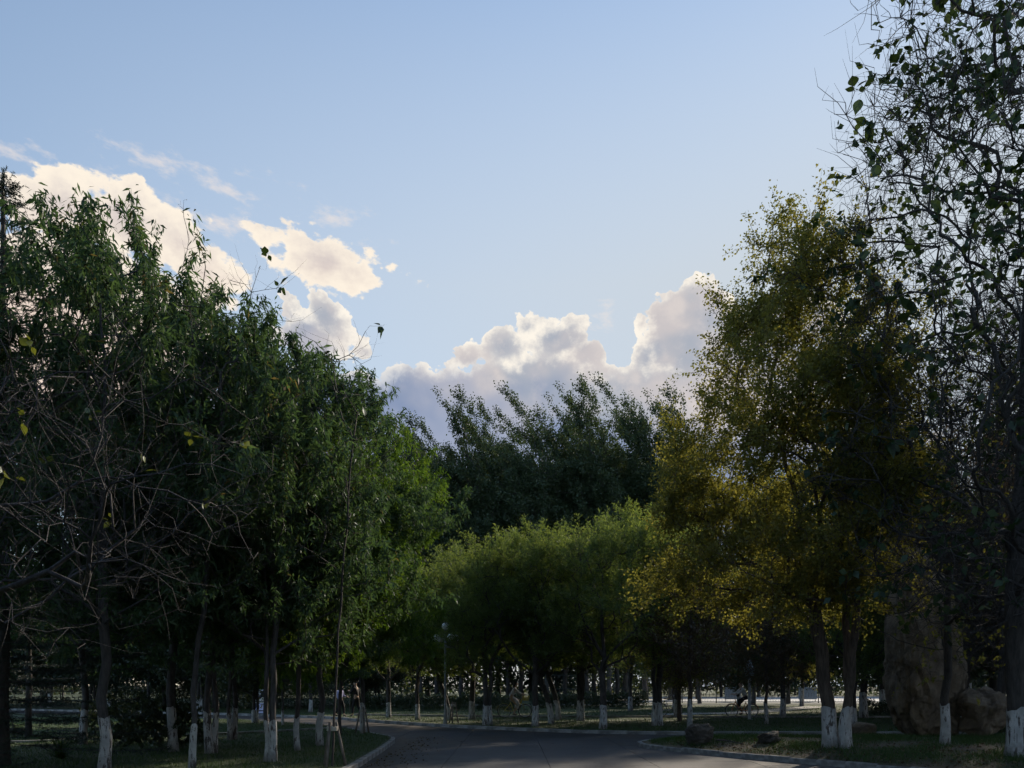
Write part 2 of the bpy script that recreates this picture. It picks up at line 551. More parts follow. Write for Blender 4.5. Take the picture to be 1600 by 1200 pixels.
def paving(name, c0, c1, dirt, rough=0.75):
    m, g_, b = new_mat(name)
    p = world_co(g_)
    n = g_.noise(p, 0.35, 6.0, 0.62); n2 = g_.noise(p, 45.0, 4.0, 0.7); n3 = g_.noise(g_.v('MULTIPLY', p, (1.0, 0.18, 1.0)), 2.4, 5.0, 0.6)
    oi = g_.t.nodes.new('ShaderNodeObjectInfo')
    f = g_.m('ADD', g_.m('ADD', g_.m('MULTIPLY', n, 0.6), g_.m('MULTIPLY', n2, 0.25)), g_.m('MULTIPLY', oi.outputs['Random'], 0.10))
    cc = g_.mix(g_.mr(f, 0.32, 0.68), c0, c1)
    cc = g_.mix(g_.mr(n3, 0.54, 0.72, 0.0, 0.55), cc, dirt)
    px_, py_, pz_ = g_.sep(p)
    near_kerb = g_.mr(g_.m('ADD', px_, g_.m('MULTIPLY', n, 1.6)), -1.1, -2.4)      # washed-in soil along the corner
    cc = g_.mix(g_.m('MULTIPLY', near_kerb, g_.mr(n3, 0.35, 0.6, 0.25, 0.75)), cc, dirt)
    wv = g_.v('ADD', p, g_.v('MULTIPLY', g_.xyz(g_.noise(p, 1.1, 3.0), g_.noise(g_.v('ADD', p, (5.0, 9.0, 0.0)), 1.1, 3.0), 0.0), (1.4, 1.4, 0.0)))
    crack = g_.m('MULTIPLY', g_.mr(g_.vor(wv, 0.42, 'DISTANCE_TO_EDGE', dim='2D'), 0.012, 0.004), g_.mr(n, 0.45, 0.6))
    cc = g_.mix(g_.m('MULTIPLY', crack, 0.8), cc, (0.016, 0.016, 0.017))
    stain = g_.mr(g_.noise(g_.v('ADD', p, (31.0, 7.0, 0.0)), 0.8, 5.0, 0.7), 0.56, 0.72, 0.0, 0.5)
    cc = g_.mix(stain, cc, (0.030, 0.030, 0.031))
    g_.put(b.inputs['Base Color'], cc)
    g_.put(b.inputs['Roughness'], g_.mr(n, 0.3, 0.7, rough - 0.12, rough + 0.1))
    bump(g_, b, g_.m('ADD', n2, g_.m('MULTIPLY', n3, 0.5)), 0.35, 0.008)
    return m


M['road'] = paving('road_surface', (0.040, 0.042, 0.047), (0.068, 0.070, 0.076), (0.056, 0.045, 0.036), 0.66)
M['joint'] = plain('joint_filler', (0.018, 0.018, 0.018), 0.8)
M['kerb'] = plain('kerb_stone', (0.22, 0.22, 0.215), 0.85, var=0.45, scale=4.0)
M['path'] = plain('path_concrete', (0.30, 0.30, 0.29), 0.85, var=0.2, scale=1.2)
M['court'] = plain('court_surface', (0.42, 0.43, 0.43), 0.85, var=0.1, scale=0.3)

# ================================================================== the setting
def sheet(name, poly, z, mat, kind='structure'):
    import bmesh
    bm = bmesh.new()
    vs = [bm.verts.new((x, y, z)) for x, y in poly]
    f = bm.faces.new(vs)
    if f.normal.z < 0: f.normal_flip()
    bmesh.ops.triangulate(bm, faces=bm.faces[:])
    me = bpy.data.meshes.new(name)
    bm.to_mesh(me); bm.free()
    me.materials.append(mat)
    return tag(link(name, me), kind=kind)


sheet('ground', [(-2500, -60), (2500, -60), (2500, 4000), (-2500, 4000)], -0.06, M['earth'])
LAWN_L = [(-3.0, -8), (-3.02, 10), (-3.06, 15.6), (-3.2, 19.5), (-3.36, 22.6), (-3.55, 23.7), (-4.05, 24.7), (-4.75, 26.3), (-6.2, 29.2), (-9, 32.8), (-12, 35.6), (-22, 41.5), (-60, 58), (-60, -8)]
KERB_F = [(-60, 66), (-30, 51.5), (-16, 44.3), (-9.0, 39.4), (-5.5, 34.6), (-2.5, 31.0), (0, 28.9), (2.1, 27.3), (4.2, 26.5), (8, 26.1), (20, 26.1), (60, 26.4)]
ISLE = [(14, 7.4), (9.6, 12.0), (6.9, 15.3), (5.6, 17.0), (4.55, 18.6), (3.75, 19.9), (3.40, 20.8), (3.45, 21.7), (3.95, 22.5), (5.0, 22.9), (8, 23.0), (16, 23.0), (36, 23.2), (36, 5)]

road = empty('road'); tag(road, kind='structure')
mb = MB(); mb.add([(-70, -10, -0.022), (70, -10, -0.022), (70, 72, -0.022), (-70, 72, -0.022)], [(0, 1, 2, 3)])
mb.build('road_bed', M['joint'], road)
mb = MB(); mb.add([(-70, 34.6, -0.002), (-5.62, 34.6, -0.002), (-5.62, 72, -0.002), (-70, 72, -0.002)], [(0, 1, 2, 3)])
mb.build('road_surface', M['road'], road)
SW, SLN = 2.15, 4.6
slab_mesh = MB().box((0, 0, -0.06), (SW - 0.012, SLN - 0.012, 0.12)).mesh('slab', M['road'])
for i in range(-9, 8):
    for j in range(0, 7):
        x = -0.32 + i * SW
        y = 2.3 + (j + 0.5) * SLN + (0.0 if i % 2 else 0.9)
        if x < -5.2 and y < 26: continue
        if x > 10 and y < 21: continue
        s = link('slab', slab_mesh, road, (x, y, rng.uniform(-0.001, 0.001)), rng.normal(0, 0.0004))

lawn_left = sheet('lawn_left', LAWN_L, 0.105, M['turf'])
far_poly = KERB_F + [(120, 26.4), (120, 400), (-120, 400), (-120, 95)]
lawn_far = sheet('lawn_far', far_poly, 0.105, M['turf'])

sheet('verge_right', [(12.4, -9.5), (60, -9.5), (60, 4.8), (36, 4.9), (14.2, 7.2)], 0.10, M['turf'])
# mounded island
cen = Vector((11.5, 17.8))
def isle_z(x, y):
    d = 1e9
    for k in range(len(ISLE)):
        a, b_ = Vector(ISLE[k]), Vector(ISLE[(k + 1) % len(ISLE)])
        t = max(0, min(1, (Vector((x, y)) - a).dot(b_ - a) / max((b_ - a).length_squared, 1e-6)))
        d = min(d, (Vector((x, y)) - (a + (b_ - a) * t)).length)
    return 0.105 + 0.20 * (1 - math.exp(-(d / 1.3) ** 1.5))
iv, ifc = [], []
dense = []
for k in range(len(ISLE)):
    a, b_ = Vector(ISLE[k]), Vector(ISLE[(k + 1) % len(ISLE)])
    n_ = max(1, int((b_ - a).length / 0.8))
    for q in range(n_): dense.append(a + (b_ - a) * q / n_)
rings = [1.0, 0.95, 0.88, 0.78, 0.62, 0.4, 0.2, 0.02]
for s in rings:
    for p_ in dense:
        q = cen + (p_ - cen) * s
        iv.append((q.x, q.y, isle_z(q.x, q.y)))
nd = len(dense)
for r_ in range(len(rings) - 1):
    for k in range(nd):
        ifc.append((r_ * nd + k, r_ * nd + (k + 1) % nd, (r_ + 1) * nd + (k + 1) % nd, (r_ + 1) * nd + k))
me = mesh_np('island', np.array(iv), np.array(ifc), M['soil'], True)
tag(link('island_ground', me), kind='structure')


def resample(poly, step):
    P = [Vector((*p, 0)) for p in poly]
    out, carry = [P[0].copy()], 0.0
    for a, b_ in zip(P[:-1], P[1:]):
        L = (b_ - a).length
        s = step - carry
        while s <= L:
            out.append(a + (b_ - a) * (s / L)); s += step
        carry = L - (s - step)
    return out


def kerb(name, poly, L, keep, inward=1):
    root = empty(name); tag(root, kind='structure')
    me = MB().box((0, 0, 0), (L - 0.012, 0.13, 0.26), 0.018).mesh('kerb_stone', M['kerb'])
    pts = resample(poly, L)
    for a, b_ in zip(pts[:-1], pts[1:]):
        c_ = (a + b_) / 2
        if not keep(c_): continue
        d = b_ - a
        nrm = Vector((-d.y, d.x, 0)).normalized() * inward
        o = link('kerb_stone', me, root, c_ + nrm * 0.0 + Vector((0, 0, -0.015 + rng.normal(0, 0.005))), math.atan2(d.y, d.x) + rng.normal(0, 0.012))
        o.scale = (1.0, 1.0, 1.0)
    return root


kerb('kerb_corner', LAWN_L[:-2], 0.62, lambda c_: c_.y > 5 and c_.x > -30)
kerb('kerb_far', KERB_F, 0.95, lambda c_: -34 < c_.x < 26)
kerb('kerb_island', ISLE[:-2], 0.62, lambda c_: c_.y > 6 and c_.x < 26)

# narrow concrete edging across the corner lawn, footpath beyond the far lawn, court behind the fence
def strip(name, pts, w, z, mat):
    v, f = [], []
    P = [Vector((*p, 0)) for p in pts]
    for i, p_ in enumerate(P):
        t = (P[min(i + 1, len(P) - 1)] - P[max(i - 1, 0)]).normalized()
        n_ = Vector((-t.y, t.x, 0)) * w / 2
        for dz, s in ((-0.08, 1), (0, 1), (0, -1), (-0.08, -1)):
            q = p_ + n_ * s
            v.append((q.x, q.y, z + dz))
    for i in range(len(P) - 1):
        for k in range(3):
            f.append((i * 4 + k, i * 4 + k + 1, i * 4 + 4 + k + 1, i * 4 + 4 + k))
    return tag(MB().add(v, f).build(name, mat), kind='structure')


strip('path_edging', [(-26, 16.5), (-18, 19.0), (-12.7, 21.2), (-10, 23.5), (-7.4, 26.4), (-5.9, 28.6)], 0.16, 0.165, M['kerb'])
strip('footpath', [(-7.5, 41.4), (0, 38.9), (8, 38.6), (20, 38.4), (60, 38.0)], 0.9, 0.125, M['path'])
strip('footpath_edge', [(-8, 40.7), (0, 38.2), (8, 37.9), (20, 37.7), (60, 37.3)], 0.14, 0.19, M['kerb'])
strip('side_path', [(7.5, 41.5), (9.5, 42.5), (12.5, 44.0), (16, 49), (22, 58)], 2.0, 0.132, M['path'])
strip('court_walk', [(-12, 62), (6, 63), (18, 66), (60, 67)], 1.6, 0.14, M['path'])
sheet('court_ground', [(8, 71.5), (90, 71.5), (110, 118), (14, 112)], 0.13, M['court'])

# ================================================================== trees
UP = np.array([0, 0, 1.0])


def unit(a):
    return a / np.maximum(np.linalg.norm(a, axis=-1, keepdims=True), 1e-9)


def grow(stems, pts, bf, sub, zmin, rs, jit=0.05, arch=0.45):
    """Branch system: every target point is joined to the nearest cheap node (short way, short path to the root)."""
    nodes, par, pl, ok, dr = [], [], [], [], []
    for st in stems:
        prev = -1
        for k, p in enumerate(st):
            p = np.asarray(p, float)
            nodes.append(p); par.append(prev)
            pl.append(0 if prev < 0 else pl[prev] + np.linalg.norm(p - nodes[prev]))
            dr.append(unit(p - nodes[prev]) if prev >= 0 else UP.copy())
            ok.append(p[2] >= zmin)
            prev = len(nodes) - 1
    n = len(pts)
    best = np.full(n, 1e9); who = np.zeros(n, int)
    def relax(i):
        if not ok[i]: return
        dv = pts - nodes[i]
        L = np.linalg.norm(dv, axis=1)
        back = np.clip(0.25 - (dv @ dr[i]) / np.maximum(L, 1e-6), 0, None)      # turning back costs
        c_ = L * (1 + 0.5 * back) + bf * pl[i]
        m_ = c_ < best
        best[m_] = c_[m_]; who[m_] = i
    for i in range(len(nodes)): relax(i)
    done = np.zeros(n, bool)
    tips = []
    for _ in range(n):
        j = int(np.argmin(np.where(done, 1e9, best)))
        i = who[j]; done[j] = True
        a, b_ = nodes[i], pts[j]
        L = np.linalg.norm(b_ - a)
        if L < 0.03: continue
        ctrl = a + unit(dr[i] * arch + unit(b_ - a) * 0.8) * L * 0.45
        s = max(1, int(round(L / sub)))
        prev = i
        for q in range(1, s + 1):
            t = q / s
            p = (1 - t) ** 2 * a + 2 * t * (1 - t) * ctrl + t * t * b_
            if q < s: p = p + rs.normal(0, jit * sub, 3)
            nodes.append(p); par.append(prev); pl.append(pl[prev] + np.linalg.norm(p - nodes[prev]))
            dr.append(unit(p - nodes[prev])); ok.append(True)
            prev = len(nodes) - 1
            relax(prev)
        tips.append(prev)
    return np.array(nodes), np.array(par), np.array(dr), np.array(tips, int)


def radii(par, r_base, r_tip, roots_share=None):
    n = len(par)
    N = np.zeros(n)
    has = np.zeros(n, bool)
    has[par[par >= 0]] = True
    N[~has] = 1
    for i in range(n - 1, -1, -1):
        if par[i] >= 0: N[par[i]] += N[i]
    top = max(N[par < 0])
    p = math.log(r_base / r_tip) / math.log(max(top, 2))
    return r_tip * N ** p, N


def tubes(nodes, par, rad, N, rmin=0.0):
    """Continuous tapering tubes, one per branch from its fork to its tip."""
    n = len(par)
    kids = [[] for _ in range(n)]
    for i in range(n):
        if par[i] >= 0: kids[par[i]].append(i)
    main = [max(k, key=lambda q: N[q]) if k else -1 for k in kids]
    starts = [i for i in range(n) if par[i] < 0] + [c_ for i in range(n) for c_ in kids[i] if c_ != main[i]]
    Vs, Fs, off = [], [], 0
    for s in starts:
        ch = []
        i = s
        while i >= 0:
            ch.append(i); i = main[i]
        P = nodes[ch]; rr = rad[ch].copy()
        if par[s] >= 0:
            P = np.vstack([nodes[par[s]], P]); rr = np.concatenate([[min(rad[par[s]] * 0.85, rr[0] * 1.25)], rr])
        else:
            h = P[:, 2] - P[0, 2]
            rr = rr * (1 + 0.30 * np.exp(-h / 0.20))
        if len(P) < 2 or rr[0] < rmin: continue
        T = unit(np.gradient(P, axis=0))
        ax = np.argmin(np.abs(T.mean(0)))
        ref = np.zeros(3); ref[ax] = 1
        a = unit(np.cross(T, ref)); b_ = np.cross(T, a)
        k = 10 if rr[0] > 0.10 else 6 if rr[0] > 0.03 else 4 if rr[0] > 0.012 else 3
        an = 2 * np.pi * np.arange(k) / k
        ring = P[:, None] + rr[:, None, None] * (np.cos(an)[None, :, None] * a[:, None] + np.sin(an)[None, :, None] * b_[:, None])
        m_ = len(P)
        idx = off + np.arange(m_ * k).reshape(m_, k)
        nx = np.roll(idx, -1, axis=1)
        Fs.append(np.stack([idx[:-1], nx[:-1], nx[1:], idx[1:]], -1).reshape(-1, 4))
        Vs.append(ring.reshape(-1, 3)); off += m_ * k
    return np.vstack(Vs), np.vstack(Fs)


def shoots(nodes, dr, idx, rs, length, up=0.6, rand=0.5, wind=(0, 0, 0), keep=0.6):
    P = nodes[idx]
    D = unit(dr[idx] * keep + UP * up + rs.normal(0, rand, (len(idx), 3)) + np.array(wind))
    L = length * rs.uniform(0.55, 1.25, len(idx))
    return P, D, L


def shoot_tubes(P, D, L, r, droop, wig=0.0, rs=None):
    S = len(P)
    t = np.array([0, 0.5, 1.0]) if not wig else np.array([0, 0.3, 0.65, 1.0])
    n = len(t)
    pos = P[:, None] + D[:, None] * (L[:, None] * t)[:, :, None]
    pos[:, :, 2] -= droop * (L[:, None] * t ** 2)
    if wig:
        bend = np.cumsum(rs.normal(0, wig, (S, n, 3)), axis=1) * L[:, None, None]
        bend -= bend[:, :1]
        pos += bend
    ref = np.where(np.abs(D[:, 2:3]) > 0.8, np.array([[1.0, 0, 0]]), np.array([[0, 0, 1.0]]))
    a = unit(np.cross(D, ref)); b_ = np.cross(D, a)
    an = 2 * np.pi * np.arange(3) / 3
    rr = r * (1 - 0.75 * t)
    ring = pos[:, :, None] + rr[None, :, None, None] * (np.cos(an)[None, None, :, None] * a[:, None, None] + np.sin(an)[None, None, :, None] * b_[:, None, None])
    V = ring.reshape(-1, 3)
    idx = np.arange(S * n * 3).reshape(S, n, 3)
    nx = np.roll(idx, -1, axis=2)
    Fq = np.stack([idx[:, :-1], nx[:, :-1], nx[:, 1:], idx[:, 1:]], -1).reshape(-1, 4)
    return V, Fq, pos


def leaf_quads(P, D, L, W, rs, bend=0.12):
    nref = unit(rs.normal(0, 1, P.shape) * 0.9 + UP * 0.7)
    side = unit(np.cross(D, nref))
    L = L[:, None]; W = W[:, None]
    tip = P + D * L; tip[:, 2] -= (bend * L)[:, 0]
    mid = P + D * L * 0.42
    V = np.stack([P, mid + side * W * 0.5, tip, mid - side * W * 0.5], 1)
    return V.reshape(-1, 3), np.arange(len(P) * 4).reshape(-1, 4)


def foliage(P, D, L, rs, per, leaf, droop, out_=0.8, down=0.3, fwd=0.5, tint_sd=0.2, base_tint=0.45, start=0.05, spread=0.0):
    """Leaves along every shoot."""
    S = len(P)
    q = np.repeat(np.arange(S), per)
    t = rs.uniform(start, 1.0, len(q))
    pos = P[q] + D[q] * (L[q] * t)[:, None]
    pos[:, 2] -= droop * L[q] * t ** 2
    if spread: pos = pos + rs.normal(0, spread, (len(q), 3))
    rnd = unit(rs.normal(0, 1, (len(q), 3)))
    d = unit(D[q] * fwd + rnd * out_ - UP * down)
    sz = rs.uniform(0.65, 1.2, len(q))
    V, Fq = leaf_quads(pos, d, leaf[0] * sz, leaf[1] * sz, rs)
    cl = rs.normal(base_tint, 0.12, S)
    tn = np.clip(cl[q] + rs.normal(0, tint_sd, len(q)), 0, 1)
    return V, Fq, np.repeat(tn, 4)


def crown_points(n, prof, z0, z1, rs, lean=(0, 0), clumps=22, clump_sd=0.5, lobes=0.25, share=0.65, inner=0.55, shift=(0, 0), plume=None):
    """Targets in a crown: prof = [(t, radius)...] from the crown's foot (t=0) to its top (t=1)."""
    ts, rsx = zip(*prof)
    ph = rs.uniform(0, 6.28, 3)
    def env(t, a):
        return np.interp(t, ts, rsx) * (1 + lobes * (0.5 * np.sin(2 * a + ph[0]) + 0.5 * np.sin(3 * a + ph[1] + 4 * t)))
    w = np.interp(np.linspace(0, 1, 60), ts, rsx) ** 2 + 0.05
    cdf = np.cumsum(w) / w.sum()
    def samp(k):
        t = np.interp(rs.uniform(0, 1, k), cdf, np.linspace(0, 1, 60))
        a = rs.uniform(0, 6.283, k)
        r = env(t, a) * rs.uniform(0, 1, k) ** inner
        return np.stack([r * np.cos(a) + lean[0] * t + shift[0] * (1 - t), r * np.sin(a) + lean[1] * t + shift[1] * (1 - t), z0 + (z1 - z0) * t], 1)
    k1 = int(n * share)
    C = samp(clumps)
    A = C[rs.integers(0, clumps, k1)] + rs.normal(0, clump_sd, (k1, 3)) * np.array([1, 1, 0.8])
    if plume is not None:                          # sprays drawn out along the wind
        q = rs.integers(0, clumps, k1)
        ln = rs.uniform(-0.5, 1.0, k1) * plume[3] * rs.uniform(.6, 1.2, clumps)[q]
        A = C[q] + ln[:, None] * unit(np.array(plume[:3], float)) + rs.normal(0, clump_sd, (k1, 3)) * (1.1 - 0.8 * np.clip(ln / plume[3], 0, 1))[:, None]
    B = samp(n - k1)
    P = np.vstack([A, B])
    return P[P[:, 2] > z0 * 0.8]


def whitewash(stems, rad_fn, h, rs):
    """Painted sleeve around the foot of every stem, with an uneven upper edge."""
    Vs, Fs, off = [], [], 0
    for st, r0 in zip(stems, rad_fn):
        st = np.asarray(st, float)
        zs = np.linspace(-0.05, h, 7)
        k = 14
        an = 2 * np.pi * np.arange(k) / k
        edge = rs.normal(0, 0.012, k) + 0.03 * np.sin(an * 2 + rs.uniform(0, 6))
        cx_ = np.interp(zs, st[:, 2], st[:, 0]); cy_ = np.interp(zs, st[:, 2], st[:, 1])
        rr = r0 * (1.03 + 0.36 * np.exp(-np.maximum(zs, 0) / 0.22)) + 0.008
        V = np.zeros((7, k, 3))
        for i in range(7):
            V[i, :, 0] = cx_[i] + rr[i] * np.cos(an); V[i, :, 1] = cy_[i] + rr[i] * np.sin(an); V[i, :, 2] = zs[i]
        V[-1, :, 2] += edge
        idx = off + np.arange(7 * k).reshape(7, k); nx = np.roll(idx, -1, axis=1)
        Fs.append(np.stack([idx[:-1], nx[:-1], nx[1:], idx[1:]], -1).reshape(-1, 4))
        Vs.append(V.reshape(-1, 3)); off += 7 * k
    return np.vstack(Vs), np.vstack(Fs)


def bent(x, y, h, n, lean=(0, 0), wig=0.028, rs=None):
    z = np.linspace(-0.08, h, n)
    t = np.clip(z / h, 0, 1)
    return np.stack([x + lean[0] * t ** 1.3 + rs.normal(0, wig, n) * (t > 0.06), y + lean[1] * t ** 1.3 + rs.normal(0, wig, n) * (t > 0.06), z], 1)


def make_kind(seed, stems, prof, z0, z1, npts, r_base, r_tip, bark, leafmat, shoot_len, per, leaf, *, clear=1.8, bf=0.35, sub=0.45, droop=0.15,
              up=0.6, rand=0.5, wind=(0, 0, 0), out_=0.8, down=0.3, fwd=0.5, lean=(0, 0), clumps=22, clump_sd=0.5, lobes=0.25, share=0.65, inner=0.55,
              extra=0.0, wash=0.90, base_tint=0.45, tint_sd=0.2, jit=0.05, tw=0.006, keepleaf=1.0, spread=0.03, shift=(0, 0), plume=None):
    rs = np.random.default_rng(seed)
    st = [bent(*s, rs=rs) if not isinstance(s, np.ndarray) else s for s in stems]
    pts = crown_points(npts, prof, z0, z1, rs, lean, clumps, clump_sd, lobes, share, inner, shift, plume)
    nodes, par, dr, tips = grow(st, pts, bf, sub, clear, rs, jit)
    rad, N = radii(par, r_base, r_tip)
    V, Fq = tubes(nodes, par, rad, N)
    idx = tips
    if extra:
        thin = np.where((N <= 4) & (par >= 0))[0]
        idx = np.concatenate([tips, rs.choice(thin, int(len(tips) * extra))])
    P, D, L = shoots(nodes, dr, idx, rs, shoot_len, up, rand, wind)
    V2, F2, pos = shoot_tubes(P, D, L, tw, droop, 0.0 if per else 0.16, rs)
    Vt = np.vstack([V, V2]); Ft = np.vstack([Fq, F2 + len(V)])
    kind = {'trunk': mesh_np('trunk', Vt, Ft, bark, True)}
    if per:
        sel = rs.uniform(0, 1, len(P)) < keepleaf
        Vl, Fl, tn = foliage(P[sel], D[sel], L[sel], rs, per, leaf, droop, out_, down, fwd, tint_sd, base_tint, 0.05, spread)
        kind['crown'] = mesh_np('crown', Vl, Fl, leafmat, False, tn)
    if wash:
        roots = np.where(par < 0)[0]
        wv, wf = whitewash(st, [rad[i] for i in roots], wash, rs)
        kind['whitewash'] = mesh_np('whitewash', wv, wf, M['wash'], True)
    if not per:                                   # leaves follow the bent twig ends
        D = unit(pos[:, -1] - P); L = np.linalg.norm(pos[:, -1] - P, axis=1)
    kind['shoots'] = (P, D, L)
    kind['nodes'] = (nodes, dr, tips, N, par)
    return kind


def plant(kind, name, label, loc, rz=0.0, scale=1.0, group=None, cat='tree', wash=True):
    o = empty(name, loc, rz, scale)
    tag(o, label, cat, group)
    link('trunk', kind['trunk'], o)
    if 'crown' in kind:
        link('crown', kind['crown'], o)
    if wash and 'whitewash' in kind:
        link('whitewash', kind['whitewash'], o)
    return o


# ---- kinds ----------------------------------------------------------------
LANCE = dict(bark=M['bark_grey'], leafmat=M['lance'], shoot_len=0.75, per=60, spread=0.05, leaf=(0.15, 0.038), clear=2.0, droop=0.10, up=0.9, rand=0.35, out_=0.75,
             down=0.75, fwd=0.25, extra=0.8, r_tip=0.007)
K_ = {}
K_['lance_a'] = make_kind(21, [(0, 0, 8.2, 14, )], [(0, 1.6), (.2, 2.6), (.5, 2.7), (.75, 2.0), (.9, 1.1), (1, .3)], 2.4, 9.9, 560, 0.080, **LANCE)
K_['lance_b'] = make_kind(22, [(-0.05, 0, 6.6, 12, ), (0.12, 0.02, 6.0, 12, )], [(0, 1.6), (.25, 2.7), (.6, 2.6), (.85, 1.6), (1, .3)], 2.0, 9.2, 560, 0.072, **LANCE)
fresh = dict(LANCE); fresh.update(leafmat=M['fresh'], per=74, leaf=(0.14, 0.036), bark=M['bark_dark'])
K_['lance_c'] = make_kind(23, [(0, 0, 7.5, 12, )], [(0, 1.2), (.2, 2.1), (.55, 2.3), (.8, 1.6), (1, .25)], 1.9, 10.1, 600, 0.065, **fresh)

ELM = dict(bark=M['bark_brown'], leafmat=M['elm'], shoot_len=0.66, per=52, spread=0.075, leaf=(0.074, 0.046), tint_sd=0.14, clear=2.4, droop=0.05, up=0.45, rand=0.6, out_=0.8, down=0.1, fwd=0.5,
           extra=1.4, r_tip=0.006, sub=0.4)
K_['elm_a'] = make_kind(31, [(-0.20, 0.1, 8.0, 16, (-1.3, 0.2), 0.04), (0.14, 0.0, 11.0, 20, (-.35, 0), 0.04), (0.0, -0.16, 6.0, 12, (0.35, -0.3), 0.04)],
                        [(0, 2.2), (.12, 2.7), (.3, 2.8), (.45, 2.4), (.58, 1.9), (.70, 1.5), (.80, 1.2), (.90, .8), (.96, .4), (1, .1)], 3.3, 12.5, 1500, 0.145, inner=0.36, shift=(-1.6, 0.2), lean=(-.35, 0), lobes=0.14, clumps=70, clump_sd=0.34, share=0.85, **ELM)
small = dict(ELM); small.update(per=36)
K_['elm_b'] = make_kind(32, [(0, 0, 4.8, 10, )], [(0, .9), (.3, 1.6), (.7, 1.3), (1, .2)], 1.5, 6.0, 300, 0.08, **small)
rust = dict(small); rust.update(leafmat=M['rust'], per=22)
K_['rust'] = make_kind(33, [(0, 0, 4.0, 10, )], [(0, .8), (.3, 1.5), (.7, 1.2), (1, .2)], 1.5, 5.6, 260, 0.07, **rust)

WIL = dict(bark=M['bark_dark'], leafmat=M['willow'], shoot_len=0.85, per=34, spread=0.06, clumps=40, clump_sd=0.36, share=0.85, leaf=(0.15, 0.036), clear=1.5, droop=0.12, up=0.9, rand=0.4, out_=0.6, down=0.15, fwd=0.8,
           extra=1.0, r_tip=0.008)
K_['willow_a'] = make_kind(41, [(0, 0, 5.0, 10, )], [(0, 1.4), (.3, 2.9), (.6, 3.1), (.85, 2.3), (1, 1.0)], 2.6, 8.0, 640, 0.13, **WIL)
K_['willow_b'] = make_kind(42, [(-0.08, 0, 3.6, 9, ), (0.12, 0.05, 4.4, 9, )], [(0, 1.5), (.35, 2.8), (.65, 2.9), (.9, 2.0), (1, .9)], 2.6, 8.3, 640, 0.115, **WIL)
K_['willow_c'] = make_kind(43, [np.array([[0, 0, -.08], [-.05, 0, .5], [-.22, 0, 1.2], [-.5, .1, 2.0], [-.8, .1, 3.0], [-1.0, .1, 4.2]])], [(0, 1.4), (.35, 2.5), (.65, 2.6), (.9, 1.9), (1, .8)],
                           2.5, 7.4, 560, 0.115, lean=(-.9, 0), **WIL)

POP = dict(bark=M['bark_grey'], leafmat=M['poplar'], shoot_len=1.5, per=50, spread=0.2, leaf=(0.20, 0.17), clear=4.0, plume=(-.75, 0, 1, 3.8), share=0.74, clumps=64, droop=0.0, up=0.75, rand=0.28, wind=(-0.6, 0, 0.2), out_=0.9, down=0.1,
           fwd=0.4, extra=1.2, r_tip=0.013, sub=1.1, clump_sd=0.66, wash=0, tw=0.014)
K_['pop_a'] = make_kind(51, [(0, 0, 24.0, 16, (-1.2, 0), 0.12)], [(0, 1.8), (.3, 3.4), (.6, 3.0), (.82, 2.0), (.93, 1.1), (1, .25)], 4.5, 29.0, 560, 0.24, lean=(-1.8, 0), **POP)
K_['pop_b'] = make_kind(52, [(0, 0, 22.0, 16, (-.8, 0), 0.12)], [(0, 1.6), (.3, 3.0), (.6, 3.2), (.85, 2.0), (.95, .8), (1, .2)], 4.0, 28.0, 520, 0.22, lean=(-1.4, 0), **POP)
K_['pop_c'] = make_kind(53, [(0, 0, 23.0, 16, (-1.5, 0), 0.12)], [(0, 1.7), (.25, 3.1), (.5, 3.4), (.75, 2.6), (.9, 1.4), (1, .3)], 4.2, 28.5, 560, 0.24, lean=(-2.2, 0), **POP)

BG = dict(bark=M['bark_dark'], leafmat=M['shade_leaf'], shoot_len=0.9, per=50, spread=0.2, leaf=(0.18, 0.11), clear=1.6, droop=0.1, up=0.5, rand=0.6, out_=0.8, down=0.2, fwd=0.5, extra=0.4,
          r_tip=0.01, sub=0.7, clump_sd=0.6)
K_['bg_a'] = make_kind(61, [(0, 0, 6.0, 9, )], [(0, 1.6), (.3, 3.0), (.6, 3.0), (.85, 2.0), (1, .5)], 2.0, 9.5, 420, 0.12, **BG)
K_['bg_b'] = make_kind(62, [(0, 0, 5.0, 9, ), (0.15, 0.1, 4.0, 8, )], [(0, 1.8), (.35, 3.3), (.7, 2.6), (1, .5)], 1.8, 8.4, 420, 0.11, **BG)

# bare-branched broad-leaved kind: dense twigs, few very large leaves
BARE = dict(bark=M['bark_pale'], leafmat=None, shoot_len=0.55, per=0, leaf=(0, 0), droop=-0.05, up=0.35, rand=0.6, extra=2.0, r_tip=0.0055, sub=0.28, jit=0.10, tw=0.004,
            clump_sd=0.6, bf=0.25)
K_['broad_left'] = make_kind(71, [np.array([[0, 0, -.1], [.10, .02, .8], [.30, .10, 1.7], [.72, .30, 2.6], [1.15, .5, 3.4], [1.45, .6, 4.3], [1.7, .7, 5.2]])],
                             [(0, 2.2), (.25, 3.3), (.6, 3.3), (.85, 2.4), (1, .9)], 2.2, 5.6, 760, 0.115, lean=(2.2, 1.0), clear=1.7, wash=0.90, **BARE)
thinb = dict(BARE); thinb.update(bark=M['bark_grey'])
K_['broad_thin'] = make_kind(72, [(0, 0, 8.2, 16, (0.7, 0), 0.05)], [(0, .7), (.4, 1.1), (.8, 1.2), (1, .5)], 5.0, 10.4, 120, 0.06, lean=(0.6, 0), clear=3.5, wash=0.90, **thinb)
K_['broad_sapling'] = make_kind(73, [(0, 0, 6.6, 14, (0.45, 0), 0.012)], [(0, .5), (.5, .8), (1, .45)], 4.2, 7.8, 70, 0.021, lean=(0.3, 0), clear=3.2, wash=0, **dict(thinb, bark=M['bark_dark']))
darkb = dict(BARE); darkb.update(bark=M['bark_dark'])
